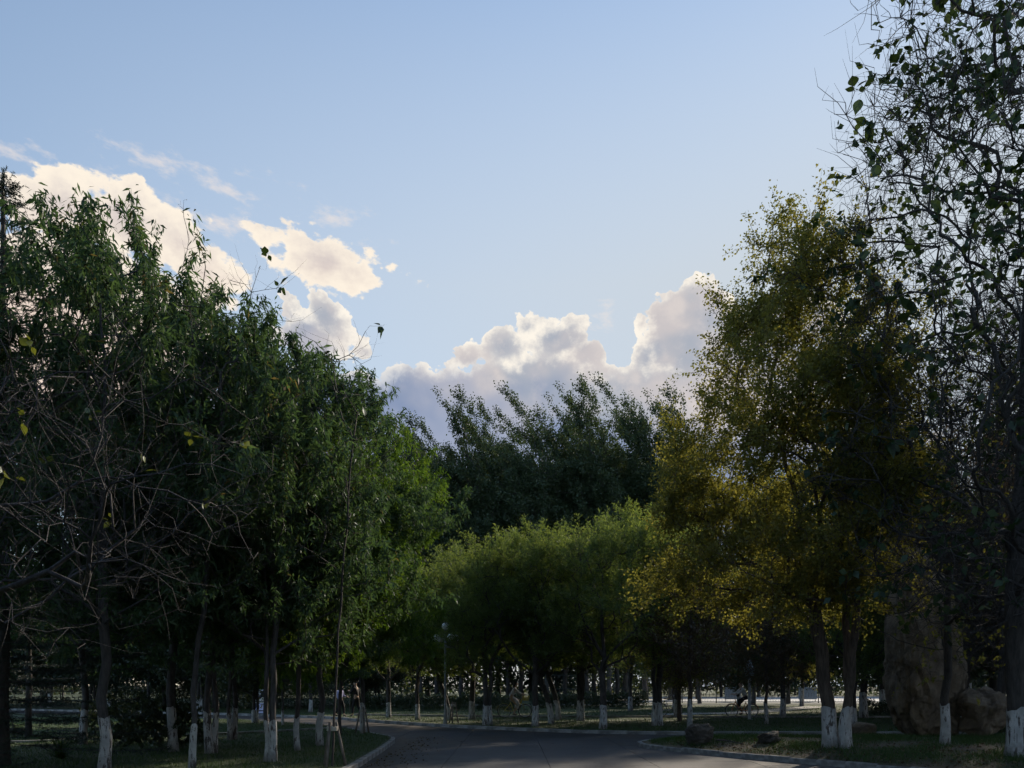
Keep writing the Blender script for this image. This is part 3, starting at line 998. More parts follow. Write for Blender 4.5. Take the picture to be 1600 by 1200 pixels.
darkb2 = dict(darkb); darkb2.update(extra=2.7, shoot_len=0.85, r_tip=0.009, tw=0.0085, rand=0.7, jit=0.12)
K_['broad_right'] = make_kind(74, [np.array([[0, 0, -.1], [0, 0, .8], [-.05, 0, 1.8], [-.12, -.1, 3.0], [-.05, -.1, 4.5], [.1, -.1, 6.0], [.05, -.2, 8.0], [.15, -.2, 10.0], [.1, -.2, 12.5], [.2, -.2, 15.0]])],
                              [(0, 2.6), (.2, 3.8), (.45, 3.3), (.62, 2.6), (.80, 1.9), (.92, 1.7), (1, 1.1)], 2.8, 18.0, 2100, 0.17, clear=2.6, clumps=60, **darkb2)
darkb3 = dict(darkb); darkb3.update(extra=2.5, jit=0.1)
K_['broad_mid'] = make_kind(75, [(0, 0, 6.0, 12, (0.1, 0), 0.05)], [(0, 1.2), (.35, 2.4), (.7, 2.3), (1, .7)], 1.9, 9.5, 620, 0.085, clear=1.7, **darkb3)

# ---- large leaves, each a part ------------------------------------------------
def broad_leaf(mat, name, lobed=False):
    L = [(0, 0), (.14, .20), (.30, .36), (.46, .40), (.62, .33), (.80, .17), (1.0, 0)] if not lobed else [(0, 0), (.08, .16), (.22, .30), (.42, .36), (.62, .28), (.82, .12), (1.0, 0)]
    v, f = [], []
    for x, w in L:
        z = -0.22 * x * x
        v += [(x, 0, z), (x, w, z + 0.12 * w), (x, -w, z + 0.12 * w)]
    for i in range(len(L) - 1):
        a = i * 3
        f += [(a, a + 3, a + 4, a + 1), (a, a + 2, a + 5, a + 3)]
    st = len(v)
    v += [(-.28, .008, .05), (-.28, -.008, .05), (0, -.008, 0), (0, .008, 0)]
    f.append((st, st + 1, st + 2, st + 3))
    v = np.array(v, float)
    me = bpy.data.meshes.new(name)
    me.from_pydata([tuple(p) for p in v], [], f)
    a_ = me.attributes.new('tint', 'FLOAT', 'POINT')
    a_.data.foreach_set('value', np.full(len(v), 0.5, np.float32))
    me.materials.append(mat); me.update()
    return me


LEAFS = {k: [broad_leaf(M[m_], 'leaf', lb) for lb in (False, True)] for k, m_ in (('green', 'big'), ('yellow', 'bigyellow'))}


def hang_leaves(tree, kind, n, size, rs, colour, per=4, pick=None):
    P, D, L = kind['shoots']
    tipsP = P + D * L[:, None]
    cand = np.arange(len(P)) if pick is None else np.where(pick(tipsP))[0]
    cl = rs.choice(cand, max(1, n // per), replace=False if len(cand) > n // per else True)
    k = 0
    for c_ in cl:
        for q in range(per):
            if k >= n: return
            s = size * rs.uniform(0.6, 1.25)
            d = unit(D[c_] * 0.5 + rs.normal(0, 0.75, 3) + np.array([0, 0, -0.15]))
            nrm = unit(rs.normal(0, 0.5, 3) + UP)
            y_ = unit(np.cross(nrm, d)); z_ = np.cross(d, y_)
            pos = P[c_] + D[c_] * L[c_] * rs.uniform(0.6, 1.0) + d * 0.28 * s
            o = bpy.data.objects.new('leaf', LEAFS[colour][int(rs.integers(0, 2))])
            COL.objects.link(o); o.parent = tree
            o.matrix_local = Matrix(((d[0] * s, y_[0] * s, z_[0] * s, pos[0]), (d[1] * s, y_[1] * s, z_[1] * s, pos[1]), (d[2] * s, y_[2] * s, z_[2] * s, pos[2]), (0, 0, 0, 1)))
            k += 1


def small_crown(kind, mat, rs, per, leaf, frac, base=0.5):
    P, D, L = kind['shoots']
    sel = rs.uniform(0, 1, len(P)) < frac
    Vl, Fl, tn = foliage(P[sel], D[sel], L[sel], rs, per, leaf, 0.05, 0.9, 0.25, 0.4, 0.2, base, 0.4)
    return mesh_np('crown', Vl, Fl, mat, False, tn)


# ---- spruce -----------------------------------------------------------------
def spruce(seed, h, rbase):
    rs = np.random.default_rng(seed)
    stem = bent(0, 0, h, 18, (0, 0), 0.02, rs)
    Vs, Fs, off = [], [], 0
    segP, segD, segL = [], [], []
    nod, par = [p for p in stem], list(range(-1, len(stem) - 1))
    z = 0.5
    while z < h - 0.15:
        t = z / h
        Rb = rbase * (1 - t) ** 0.85 + 0.12
        for a in rs.uniform(0, 6.283) + np.arange(5) * 1.2566 + rs.normal(0, 0.2, 5):
            L = Rb * rs.uniform(0.8, 1.1)
            d = np.array([math.cos(a), math.sin(a), 0.25 * t + 0.02])
            n_ = max(3, int(L / 0.22))
            prev = int(np.clip(np.searchsorted(stem[:, 2], z), 0, len(stem) - 1))
            for q in range(1, n_ + 1):
                s = q / n_
                p = np.array([0, 0, z]) + d * L * s + np.array([0, 0, -0.22 * L * s * (1 - t) + 0.25 * L * s * s * 0.5])
                nod.append(p); par.append(prev); prev = len(nod) - 1
                if s > 0.2:
                    for sd in (-1, 1):
                        sdv = unit(np.array([-math.sin(a) * sd, math.cos(a) * sd, -0.1]) + d * 0.9 + rs.normal(0, 0.12, 3))
                        segP.append(p); segD.append(sdv); segL.append(0.16 + 0.32 * (1 - s * 0.6) * min(1, L))
            segP.append(nod[-2]); segD.append(unit(d + np.array([0, 0, 0.25]))); segL.append(0.35)
        z += 0.26 + 0.10 * rs.uniform()
    for q in range(5):
        segP.append(np.array([0, 0, h - 0.05])); segD.append(unit(np.array([rs.normal(0, .35), rs.normal(0, .35), 1.0]))); segL.append(0.3)
    nod, par = np.array(nod), np.array(par)
    rad, N = radii(par, 0.13, 0.008)
    V, Fq = tubes(nod, par, rad, N)
    segP, segD, segL = np.array(segP), np.array(segD), np.array(segL)
    V2, F2, _ = shoot_tubes(segP, segD, segL, 0.006, 0.05)
    kind = {'trunk': mesh_np('trunk', np.vstack([V, V2]), np.vstack([Fq, F2 + len(V)]), M['bark_dark'], True)}
    Vl, Fl, tn = foliage(segP, segD, segL, rs, 30, (0.075, 0.016), 0.05, 0.85, 0.0, 0.75, 0.2, 0.4, 0.0)
    kind['crown'] = mesh_np('crown', Vl, Fl, M['needle'], False, tn)
    return kind


K_['spruce'] = spruce(81, 12.5, 3.0)

# ---- planting ----------------------------------------------------------------
def spot(px, py, z0=0.105):
    v = at(px, py, z0); v.z = z0
    return v


def isle_spot(px, py):
    v = at(px, py, 0.29); v.z = isle_z(v.x, v.y) - 0.01
    return v


# corner lawn, left
t = plant(K_['broad_left'], 'broadleaf_tree', 'pale grey bare-branched tree leaning in from the left edge, few yellow-green leaves', (-7.6, 8.6, 0.105), 0.15, 1.0)
hang_leaves(t, K_['broad_left'], 130, 0.115, np.random.default_rng(1), 'yellow', 4)
plant(K_['lance_a'], 'long_leaved_tree', 'tall tree with drooping narrow leaves, single straight trunk nearest the left edge', spot(162, 1204), 0.4, 1.05)
t = plant(K_['broad_thin'], 'broadleaf_tree', 'slender whitewashed tree whose bare top branch pokes above the left crowns', spot(300, 1200), -0.1, 0.88)
hang_leaves(t, K_['broad_thin'], 36, 0.19, np.random.default_rng(2), 'green', 4, lambda p: p[:, 2] > 7.5)
plant(K_['lance_b'], 'long_leaved_tree', 'long-leaved tree forking in two just above its whitewash, left lawn', spot(330, 1177), 1.2, 1.02)
plant(K_['lance_b'], 'long_leaved_tree', 'stout dark-trunked tree with whitewashed foot on the left lawn beside the slim white ones', spot(424, 1190), 2.6, 0.90)
plant(K_['lance_a'], 'long_leaved_tree', 'long-leaved tree with rough flaking whitewash beside the staked sapling', spot(500, 1165), 3.9, 0.93)
t = plant(K_['broad_sapling'], 'broadleaf_sapling', 'thin sapling held by a lashed tripod of stakes, nearest the camera', spot(519, 1197), 0.0, 1.0)
hang_leaves(t, K_['broad_sapling'], 40, 0.17, np.random.default_rng(3), 'green', 4, lambda p: p[:, 2] > 5.5)
plant(K_['lance_c'], 'long_leaved_tree', 'fresh green slender tree with staked foot at the road corner', spot(567, 1146), 0.8, 1.05)
plant(K_['lance_c'], 'long_leaved_tree', 'fresh green tree on a thin white-footed trunk between two thicker trunks on the left lawn', spot(465, 1173), 2.2, 0.85)
plant(K_['lance_a'], 'long_leaved_tree', 'dark leafy tree behind the spruce at the far left edge', (-11.0, 20.5, 0.105), 5.0, 0.98)
plant(K_['lance_b'], 'long_leaved_tree', 'dark leafy tree filling the middle of the left grove', (-7.8, 22.3, 0.105), 4.4, 1.0)
plant(K_['lance_c'], 'long_leaved_tree', 'fresh green tree farthest right of the left grove, leafy down to head height', (-5.3, 24.6, 0.105), 3.3, 0.80, wash=False)
plant(K_['lance_a'], 'long_leaved_tree', 'tall drooping-leaved tree just right of the tallest straight trunk, behind the slender bare one', (-7.7, 18.2, 0.105), 1.9, 1.12)
plant(K_['spruce'], 'spruce_tree', 'dark spruce with upright tip at the left edge of the picture', (-9.55, 15.0, 0.105), 0.3, 0.88)
plant(K_['spruce'], 'spruce_tree', 'smaller dark spruce behind the straight trunk at lower left', (-14.2, 23.5, 0.105), 1.3, 0.66)
plant(K_['spruce'], 'spruce_tree', 'low broad young spruce at the bottom left corner', (-9.4, 13.6, 0.105), 2.3, 0.34)
thin_l = [(397, 1130, 'bg_b', .6, 'thin white-footed tree just left of the blue and white figure sign'), (442, 1133, 'lance_c', .62, 'thin white-footed tree just right of the figure sign'),
          (485, 1113, 'bg_a', .8, 'white-footed tree beyond the side road, left of the two walkers'), (372, 1100, 'bg_a', .9, 'white-footed tree far behind the side road, right one of a close pair'),
          (362, 1104, 'bg_b', .8, 'white-footed tree far behind the side road, left one of a close pair'), (310, 1112, 'bg_b', .9, 'tree beyond the side road behind the dark bush')]
for i, (px, py, k, s, lb) in enumerate(thin_l):
    plant(K_[k], 'park_tree', lb, spot(px, py), i * 1.1, s)

# far lawn row
row = [(607, 1121, 'willow_a', .78, 0.3, 'bushy green tree at the left end of the far lawn row'),
       (653, 1125, 'willow_b', .78, 1.4, 'bushy green tree second in the far lawn row, left of the globe lamp'),
       (703, 1125, 'willow_c', .80, 0.2, 'leaning bushy tree with white foot directly behind the globe lamp'),
       (738, 1124, 'willow_a', .9, 2.2, 'dark bushy tree behind the slim white trunk right of the globe lamp'),
       (763, 1133, 'willow_b', .84, 3.0, 'bushy tree with slim white trunk between globe lamp and woman cyclist'),
       (836, 1135, 'willow_a', .86, 3.8, 'bushy tree with white trunk just in front of the woman cyclist\'s bicycle'),
       (862, 1131, 'willow_c', .92, 0.0, 'tree with strongly slanting white trunk right of the woman cyclist'),
       (873, 1125, 'willow_c', .95, 0.5, 'thicker slanting trunk behind the strongly slanting white trunk'),
       (905, 1126, 'willow_b', .98, 5.1, 'wide-trunked bushy tree in the middle of the far lawn row'),
       (942, 1139, 'willow_a', .90, 5.6, 'bushy tree with bright white foot nearest the far kerb'),
       (985, 1111, 'willow_b', .95, 0.9, 'small far white-footed tree seen between two nearer bushy trees'),
       (1026, 1134, 'willow_b', .98, 0.1, 'bushy tree with double white trunk at the right end of the green row'),
       (1058, 1121, 'willow_a', .95, 1.7, 'thick grey-white trunk behind the parked bicycle')]
for px, py, k, s, rz, lb in row:
    plant(K_[k], 'willow_tree', lb, spot(px, py), rz, s)
plant(K_['rust'], 'small_tree', 'reddish brown thin tree with white foot at the island tip', spot(1078, 1139), 0.4, 1.12)
plant(K_['elm_b'], 'elm_tree', 'small yellowing elm behind the thin reddish tree', spot(1062, 1127), 2.0, 1.05, wash=False)
plant(K_['rust'], 'small_tree', 'thin brownish tree with white foot right of the lantern post', spot(1197, 1131), 1.9, 0.95)
plant(K_['bg_a'], 'park_tree', 'dark straight trunk with grey-white foot right of the lantern', spot(1223, 1120), 1.0, 1.0)
plant(K_['elm_b'], 'elm_tree', 'low yellowing elm standing behind the man cyclist', (10.5, 52, 0.105), 0.5, 0.95, wash=False)

# island, right
t = plant(K_['elm_a'], 'elm_tree', 'tall yellowing elm with several whitewashed trunks on the island', (7.25, 17.6, isle_z(7.25, 17.6) - 0.01), 0.12, 0.98)
t = plant(K_['broad_right'], 'broadleaf_tree', 'tall dark tree with large leaves and dense bare twigs at the right edge', isle_spot(1590, 1180), 0.0, 1.0)
hang_leaves(t, K_['broad_right'], 120, 0.225, np.random.default_rng(6), 'green', 6, lambda p: (p[:, 0] < -1.9) & (p[:, 2] > 7))
hang_leaves(t, K_['broad_right'], 178, 0.235, np.random.default_rng(16), 'green', 6, lambda p: (p[:, 0] < 1.5) & (p[:, 2] > 5))
rest = small_crown(K_['broad_right'], M['big'], np.random.default_rng(7), 5, (0.17, 0.12), 0.19)
tag(link('foliage', rest, t), kind='stuff')
t = plant(K_['broad_right'], 'broadleaf_tree', 'second dark twiggy tree behind the large-leaved tree at the right edge', (16.6, 27.2, 0.105), 2.4, 0.84)
link('crown', small_crown(K_['broad_right'], M['rust'], np.random.default_rng(17), 3, (0.12, 0.08), 0.25, 0.2), t)
t = plant(K_['broad_mid'], 'broadleaf_tree', 'slim white-footed tree growing in front of the standing boulder', isle_spot(1476, 1164), 0.0, 1.0)
link('crown', small_crown(K_['broad_mid'], M['elm'], np.random.default_rng(8), 5, (0.09, 0.06), 0.35, 0.3), t)
t = plant(K_['broad_mid'], 'broadleaf_tree', 'twiggy brown tree behind the boulder near the right edge', (16.5, 29.0, 0.105), 2.0, 1.15)
link('crown', small_crown(K_['broad_mid'], M['rust'], np.random.default_rng(9), 7, (0.09, 0.06), 0.5, 0.3), t)

# right-hand trees beyond the island
for i, (x, y, k, s, lb) in enumerate([(13.2, 31.0, 'willow_b', .72, 'dark green tree just left of the standing boulder'),
                                      (20.5, 34.0, 'bg_b', 1.15, 'dark spreading tree seen right of the boulder'),
                                      (24.0, 42.0, 'elm_b', 1.9, 'yellowing tree far behind the right edge of the boulder'),
                                      (17.8, 45.0, 'rust', 1.8, 'brownish tree before the fence left of the boulder'),
                                      (15.0, 53.0, 'bg_a', .9, 'dark tree before the fence right of the big elm trunk'),
                                      (21.0, 58.0, 'elm_b', 1.5, 'yellow-green tree by the fence behind the boulder'),
                                      (16.5, 37.5, 'bg_a', 1.3, 'tall dark shading tree added behind the big elm and left of the boulder'), (21.8, 47.0, 'bg_b', 1.45, 'tall dark tree behind the boulder before the fence')]):  # tree behind the big elm is added to shade sun patches off the road
    plant(K_[k], 'park_tree', lb, (x, y, 0.105), i * 0.9, s)

# poplars
nth = ['first', 'second', 'third', 'fourth', 'fifth', 'sixth', 'seventh', 'eighth', 'ninth', 'tenth', 'eleventh', 'twelfth', 'thirteenth', 'fourteenth', 'fifteenth', 'sixteenth', 'seventeenth', 'eighteenth', 'nineteenth', 'twentieth']
nth += ['twenty-' + q for q in nth[:9]] + ['thirtieth']
for i, (px, top, d, k) in enumerate([(640, 628, 90, 'pop_b'), (668, 650, 97, 'pop_a'), (705, 668, 92, 'pop_c'), (742, 612, 84, 'pop_a'), (778, 660, 94, 'pop_b'), (800, 640, 99, 'pop_c'), (838, 600, 82, 'pop_c'),
                                     (868, 636, 93, 'pop_a'), (900, 622, 88, 'pop_b'), (935, 598, 83, 'pop_a'), (962, 606, 95, 'pop_c'), (992, 588, 86, 'pop_c'), (1030, 588, 84, 'pop_b'), (1075, 600, 90, 'pop_a')]):
    hgt = EYE + (HORIZON - top) / F_PX * d
    base_h = {'pop_a': 29.9, 'pop_b': 28.9, 'pop_c': 29.4}[k]
    plant(K_[k], 'poplar_tree', f'tall wind-bent dark poplar, {nth[i]} from the left in the row behind', ((px - CX) / F_PX * d + 1.2, d, 0.1), random.uniform(-.35, .35), hgt / base_h * 0.94,
          'poplars behind the green row')

for i, (px, top, d, k) in enumerate([(655, 665, 104, 'pop_c'), (725, 640, 103, 'pop_b'), (765, 632, 106, 'pop_a'), (815, 626, 104, 'pop_b'), (858, 622, 107, 'pop_c'), (915, 628, 105, 'pop_a'), (950, 620, 103, 'pop_b'), (1010, 622, 106, 'pop_a')]):
    plant(K_[k], 'poplar_tree', f'dark poplar, {nth[i]} from the left in the rearmost poplar row', ((px - CX) / F_PX * d + 1.2, d, 0.1), random.uniform(-.35, .35), (EYE + (HORIZON - top) / F_PX * d) / 29.4 * 0.94, 'poplars in the rearmost row')
for i, (x, y, k, h, lb) in enumerate([(26.2, 54, 'pop_b', .70, 'tall dark poplar behind the big elm'), (30.5, 58, 'pop_c', .76, 'tall dark poplar seen through the bare twigs above the boulder'),
                                      (35.5, 56.5, 'pop_a', .78, 'tall dark poplar behind the right edge tree'), (40.5, 58, 'pop_b', .80, 'tall dark poplar at the right edge of the picture'),
                                      (45, 53, 'pop_c', .82, 'unseen sun-blocking poplar added just beyond the right edge'), (49, 46, 'pop_a', .84, 'unseen sun-blocking poplar added outside the right edge beside the lawn'), (44, 40, 'pop_b', .80, 'unseen sun-blocking poplar added outside the right edge near the road'),  # poplars outside the frame are added to keep sun off the ground
                                      (36, 34, 'pop_c', .66, 'shorter unseen sun-blocking poplar added outside the right edge by the road'), (19, 63, 'pop_a', .66, 'sun-blocking poplar added before the fence behind the elm crown'),
                                      (22.8, 66, 'pop_b', .72, 'sun-blocking poplar added before the fence behind the right half of the elm'), (15.5, 66, 'pop_c', .62, 'sun-blocking poplar added before the fence behind the left half of the elm'), (12.0, 67.5, 'pop_b', .56, 'sun-blocking poplar added before the fence at the left rim of the elm')]):  # poplars before the fence are added to block sun on the far lawn
    plant(K_[k], 'poplar_tree', lb, (x, y, 0.1), i * .5, h)

# background trees between and behind the trunks
bgs = []
for i in range(44):
    side = -1 if i < 30 else 1
    d = rng.uniform(47, 78)
    px = rng.uniform(-60, 600) if side < 0 else rng.uniform(1090, 1640)
    if side > 0: d = rng.uniform(98, 122)
    if side < 0 and px > 500: d = rng.uniform(52, 70)
    if side < 0:                                   # keep clear of the side road
        while d < np.interp((px - CX) / F_PX * d, [-60, -30, -16, -9, 0], [66, 51.5, 44.3, 39.4, 29]) + 2: d += 2
    bgs.append((px, d))
bgs.sort()
nl = sum(1 for p in bgs if p[0] < 700)
for i, (px, d) in enumerate(bgs):
    k = ['bg_a', 'bg_b', 'lance_b', 'bg_b'][i % 4]
    s = rng.uniform(0.85, 1.15) if px < 700 else rng.uniform(0.9, 1.3)
    side = f'dark tree in the shaded grove beyond the side road, {nth[i]} from the left' if px < 700 else f'dark tree standing beyond the fenced court, {nth[i - nl]} from the left'
    plant(K_[k], 'background_tree', side, ((px - CX) / F_PX * d, d, 0.1), rng.uniform(0, 6), s, 'trees in the shaded grove beyond the side road' if px < 700 else 'trees beyond the fenced court', wash=(i % 3 == 0))

# far wood that closes the view
rs = np.random.default_rng(90)
Vt, Ft, off, Pl = [], [], 0, []
for i in range(64):
    x = -150 + i * 4.7 + rs.normal(0, 1.0); y = rs.uniform(126, 165); h = rs.uniform(10, 16) if not 0.1 < x / y < 0.75 else rs.uniform(8, 11.5)
    r0 = rs.uniform(0.12, 0.25)
    an = np.arange(5) * 1.2566
    for z, rr in ((0, r0), (h * 0.8, r0 * 0.3)):
        Vt.append(np.stack([x + rr * np.cos(an), y + rr * np.sin(an), np.full(5, z)], 1))
    idx = off + np.arange(10).reshape(2, 5); nx = np.roll(idx, -1, axis=1)
    Ft.append(np.stack([idx[:-1], nx[:-1], nx[1:], idx[1:]], -1).reshape(-1, 4)); off += 10
    k = 520
    cl = rs.normal(0, 1, (14, 3)) * np.array([1.6, 1.6, h * 0.2]) + np.array([x, y, h * 0.60])
    Pl.append(cl[rs.integers(0, 14, k)] + rs.normal(0, 0.7, (k, 3)))
    Pl.append(np.array([x, y, 0]) + np.stack([rs.normal(0, 2.0, 480), rs.normal(0, 1.2, 480), rs.uniform(0.1, 4.5, 480)], 1))
Pl = np.vstack(Pl); Pl = Pl[Pl[:, 2] > 0.15]
V, Fq = leaf_quads(Pl, unit(rs.normal(0, 1, Pl.shape)), rs.uniform(.4, .7, len(Pl)), rs.uniform(.3, .5, len(Pl)), rs)
wood = mesh_np('distant_wood', V, Fq, M['shade_leaf'], False, np.repeat(rs.uniform(0, 1, len(Pl)), 4))
w = tag(link('distant_wood', wood), 'dark far-off wood closing the view behind all the trees', 'wood', kind='stuff')
link('trunks', mesh_np('trunks', np.vstack(Vt), np.vstack(Ft), M['bark_dark']), w)

# ================================================================== unseen trees added beside and behind the camera to block skylight and sun
for i, (x, y, k, s) in enumerate([(-7.5, -3.5, 'bg_b', 1.35), (13.6, -2.5, 'bg_a', 1.3), (-13, -7, 'bg_b', 1.5), (14, -7, 'bg_a', 1.5),
                                  (-14.5, 3, 'bg_a', 1.5), (17, 3.5, 'bg_b', 1.5), (20.5, 21.5, 'bg_b', 1.25), (24.5, 27.5, 'bg_a', 1.3)]):
    plant(K_[k], 'added_shade_tree', 'unseen leafy shade tree added beside or behind the camera', (x, y, 0.22 if (x, y) == (20.5, 21.5) else 0.09), i * 1.3, s, 'shade trees added round the camera', wash=False)

# ================================================================== grass and litter (stuff)
def inside(poly, X, Y):
    c_ = np.zeros(len(X), bool)
    n_ = len(poly)
    for i in range(n_):
        (x0, y0), (x1, y1) = poly[i], poly[(i + 1) % n_]
        cond = ((y0 > Y) != (y1 > Y)) & (X < (x1 - x0) * (Y - y0) / ((y1 - y0) if y1 != y0 else 1e-9) + x0)
        c_ ^= cond
    return c_


def blades(name, label, poly, n, x0, x1, y0, y1, hgt, w, zfn, rs, mask=None, near_bias=1.0):
    X = rs.uniform(x0, x1, n * 3); Y = y0 + (y1 - y0) * rs.uniform(0, 1, n * 3) ** near_bias
    ok = inside(poly, X, Y) & (np.abs(X) < 0.72 * Y + 3.0)
    cl = np.sin(X * 1.7 + 1.3 * np.sin(Y * 0.9)) * np.cos(Y * 1.9 + np.sin(X)) * 0.5 + 0.5
    if mask is not None: ok &= mask(X, Y, cl)
    X, Y, cl = X[ok][:n], Y[ok][:n], cl[ok][:n]
    Z = zfn(X, Y)
    h = hgt * rs.uniform(0.45, 1.25, len(X)) * (0.7 + 0.6 * cl)
    a = rs.uniform(0, 6.283, len(X)); ln = rs.normal(0, 0.38, (len(X), 2)) * h[:, None]
    ww = w * rs.uniform(0.6, 1.3, len(X)) / 2
    base = np.stack([X, Y, Z - 0.01], 1)
    sd = np.stack([np.cos(a) * ww, np.sin(a) * ww, np.zeros(len(X))], 1)
    tip = base + np.stack([ln[:, 0], ln[:, 1], h], 1)
    V = np.stack([base - sd, base + sd, tip], 1).reshape(-1, 3)
    tn = np.clip(rs.normal(0.45, 0.22, len(X)), 0, 1)
    return tag(link(name, mesh_np(name, V, np.arange(len(X) * 3).reshape(-1, 3), M['blade'], False, np.repeat(tn, 3))), label, 'grass', kind='stuff')


rs = np.random.default_rng(101)
flat = lambda X, Y: np.full(len(X), 0.105)
gx, gy = np.meshgrid(np.linspace(2, 24, 45), np.linspace(6, 24, 37), indexing='ij')
IZ = np.array([[isle_z(x, y) for y in np.linspace(6, 24, 37)] for x in np.linspace(2, 24, 45)])
def isle_arr(X, Y):
    u = np.clip((X - 2) / 0.5, 0, 43.999); v = np.clip((Y - 6) / 0.5, 0, 35.999)
    i, j = u.astype(int), v.astype(int); fu, fv = u - i, v - j
    return (IZ[i, j] * (1 - fu) * (1 - fv) + IZ[i + 1, j] * fu * (1 - fv) + IZ[i, j + 1] * (1 - fu) * fv + IZ[i + 1, j + 1] * fu * fv)
shrink = lambda poly, c, s: [(c[0] + (x - c[0]) * s, c[1] + (y - c[1]) * s) for x, y in poly]
blades('grass', 'short shaded grass on the corner lawn at left', [(x - 0.1 if x > -20 else x, y) for x, y in LAWN_L], 95000, -22, -3, 11, 38, 0.075, 0.012, flat, rs, near_bias=1.25)
blades('grass', 'thin rough grass and weeds on the island', shrink(ISLE, (11.5, 17.8), 0.975), 60000, 3, 20, 10, 23, 0.10, 0.012, isle_arr, rs,
       lambda X, Y, cl: (cl + rs.uniform(-.35, .35, len(X)) > 0.42) | (Y > 20.3))
blades('grass', 'dim mown grass on the far lawn under the row of trees', [(x, y + 0.12) for x, y in KERB_F] + [(60, 62), (-60, 90)], 60000, -24, 32, 26, 60, 0.09, 0.022, flat, rs, near_bias=1.5)

def scatter(name, label, n, xf, yf, zf, size, rs, ok=None):
    X, Y = xf(n), yf(n)
    if ok is not None:
        k = ok(X, Y); X, Y = X[k], Y[k]
    Z = zf(X, Y) + rs.uniform(0.004, 0.03, len(X))
    d = unit(np.stack([rs.normal(0, 1, len(X)), rs.normal(0, 1, len(X)), rs.normal(0, 0.25, len(X))], 1))
    V, Fq = leaf_quads(np.stack([X, Y, Z], 1), d, size * rs.uniform(.6, 1.3, len(X)), size * 0.6 * rs.uniform(.6, 1.3, len(X)), rs)
    return tag(link(name, mesh_np(name, V, Fq, M['litter'], False, np.repeat(rs.uniform(0, 1, len(X)), 4))), label, 'leaf litter', kind='stuff')

isle_in = shrink(ISLE, (11.5, 17.8), 0.98)
scatter('leaf_litter', 'brown fallen leaves and twigs on bare soil along the island kerb', 9000, lambda n: rs.uniform(4, 15, n), lambda n: rs.uniform(10, 20.5, n), isle_arr, 0.075, rs,
        lambda X, Y: inside(isle_in, X, Y) & (rs.uniform(0, 1, len(X)) < np.exp(-np.maximum(0, (Y - (22.9 - X * 0.95)) - 1.2) / 2.2)))
scatter('leaf_litter', 'scattered dry leaves on the road along the corner kerb', 420, lambda n: -2.9 + np.abs(rs.normal(0, 0.55, n)), lambda n: rs.uniform(9, 25, n), lambda X, Y: np.full(len(X), 0.003), 0.06, rs)

# ================================================================== rocks
def rock_mat(name, c0, c1, c2):
    m, g_, b = new_mat(name)
    p = obj_co(g_)
    n = g_.noise(p, 1.3, 8.0, 0.65); n2 = g_.noise(p, 7.0, 8.0, 0.7); v = g_.vor(g_.v('ADD', p, g_.v('MULTIPLY', g_.xyz(n, n2, n), (0.8, 0.8, 0.8))), 1.5, 'DISTANCE_TO_EDGE')
    cc = g_.mix(g_.mr(n, 0.35, 0.68), c0, c1)
    cc = g_.mix(g_.mr(n2, 0.5, 0.75, 0, .7), cc, c2)
    g_.put(b.inputs['Base Color'], cc); b.inputs['Roughness'].default_value = 0.9
    bump(g_, b, g_.m('ADD', g_.m('MULTIPLY', g_.mr(v, 0.0, 0.06), 0.5), g_.m('ADD', n2, n)), 0.9, 0.10)
    return m

M['rock'] = rock_mat('tan_rock', (0.15, 0.115, 0.08), (0.30, 0.235, 0.165), (0.10, 0.08, 0.065))
M['rock_dark'] = rock_mat('dark_rock', (0.075, 0.068, 0.058), (0.16, 0.14, 0.12), (0.05, 0.05, 0.04))
from mathutils import noise as mnoise

def rock(name, label, loc, size, seed, mat, prof=None, sub=5, amp=0.22, rz=0.0, crags=()):
    import bmesh
    bm = bmesh.new()
    bmesh.ops.create_icosphere(bm, subdivisions=sub, radius=1.0)
    so = Vector((seed * 3.7, seed * 1.9, seed * 0.7))
    for v in bm.verts:
        p = v.co.copy()
        q = Vector([math.copysign(abs(c_) ** 0.72, c_) for c_ in p])           # squarer than a ball
        n_ = mnoise.fractal(p * 1.3 + so, 0.75, 2.1, 8) * amp + mnoise.cell(p * 1.6 + so) * amp * 0.25
        r_ = mnoise.ridged_multi_fractal(p * 1.1 + so, 0.9, 2.0, 4, 1.0, 2.0) * amp * 0.16
        q = q * (1 + n_ - r_)
        zt = (q.z + 1) / 2
        if prof:
            w, off = np.interp(zt, [a[0] for a in prof], [a[1] for a in prof]), np.interp(zt, [a[0] for a in prof], [a[2] for a in prof])
            q.x = q.x * w + off; q.y *= w
        for (cz, tilt, dep, wid) in crags:                                        # bedding cracks that run round the stone
            dd = (zt - cz - tilt * q.x - 0.05 * mnoise.noise(p * 3 + so)) / wid
            s_ = 1 - dep * math.exp(-dd * dd)
            q.x *= s_; q.y *= s_
        v.co = Vector((q.x * size[0], q.y * size[1], q.z * size[2]))
    zmin = min(v.co.z for v in bm.verts)
    for v in bm.verts: v.co.z -= zmin + 0.10 * size[2]
    for f in bm.faces: f.smooth = True
    me = bpy.data.meshes.new(name); bm.to_mesh(me); bm.free(); me.materials.append(mat)
    o = link(name, me, None, loc, rz)
    return tag(o, label, 'rock')

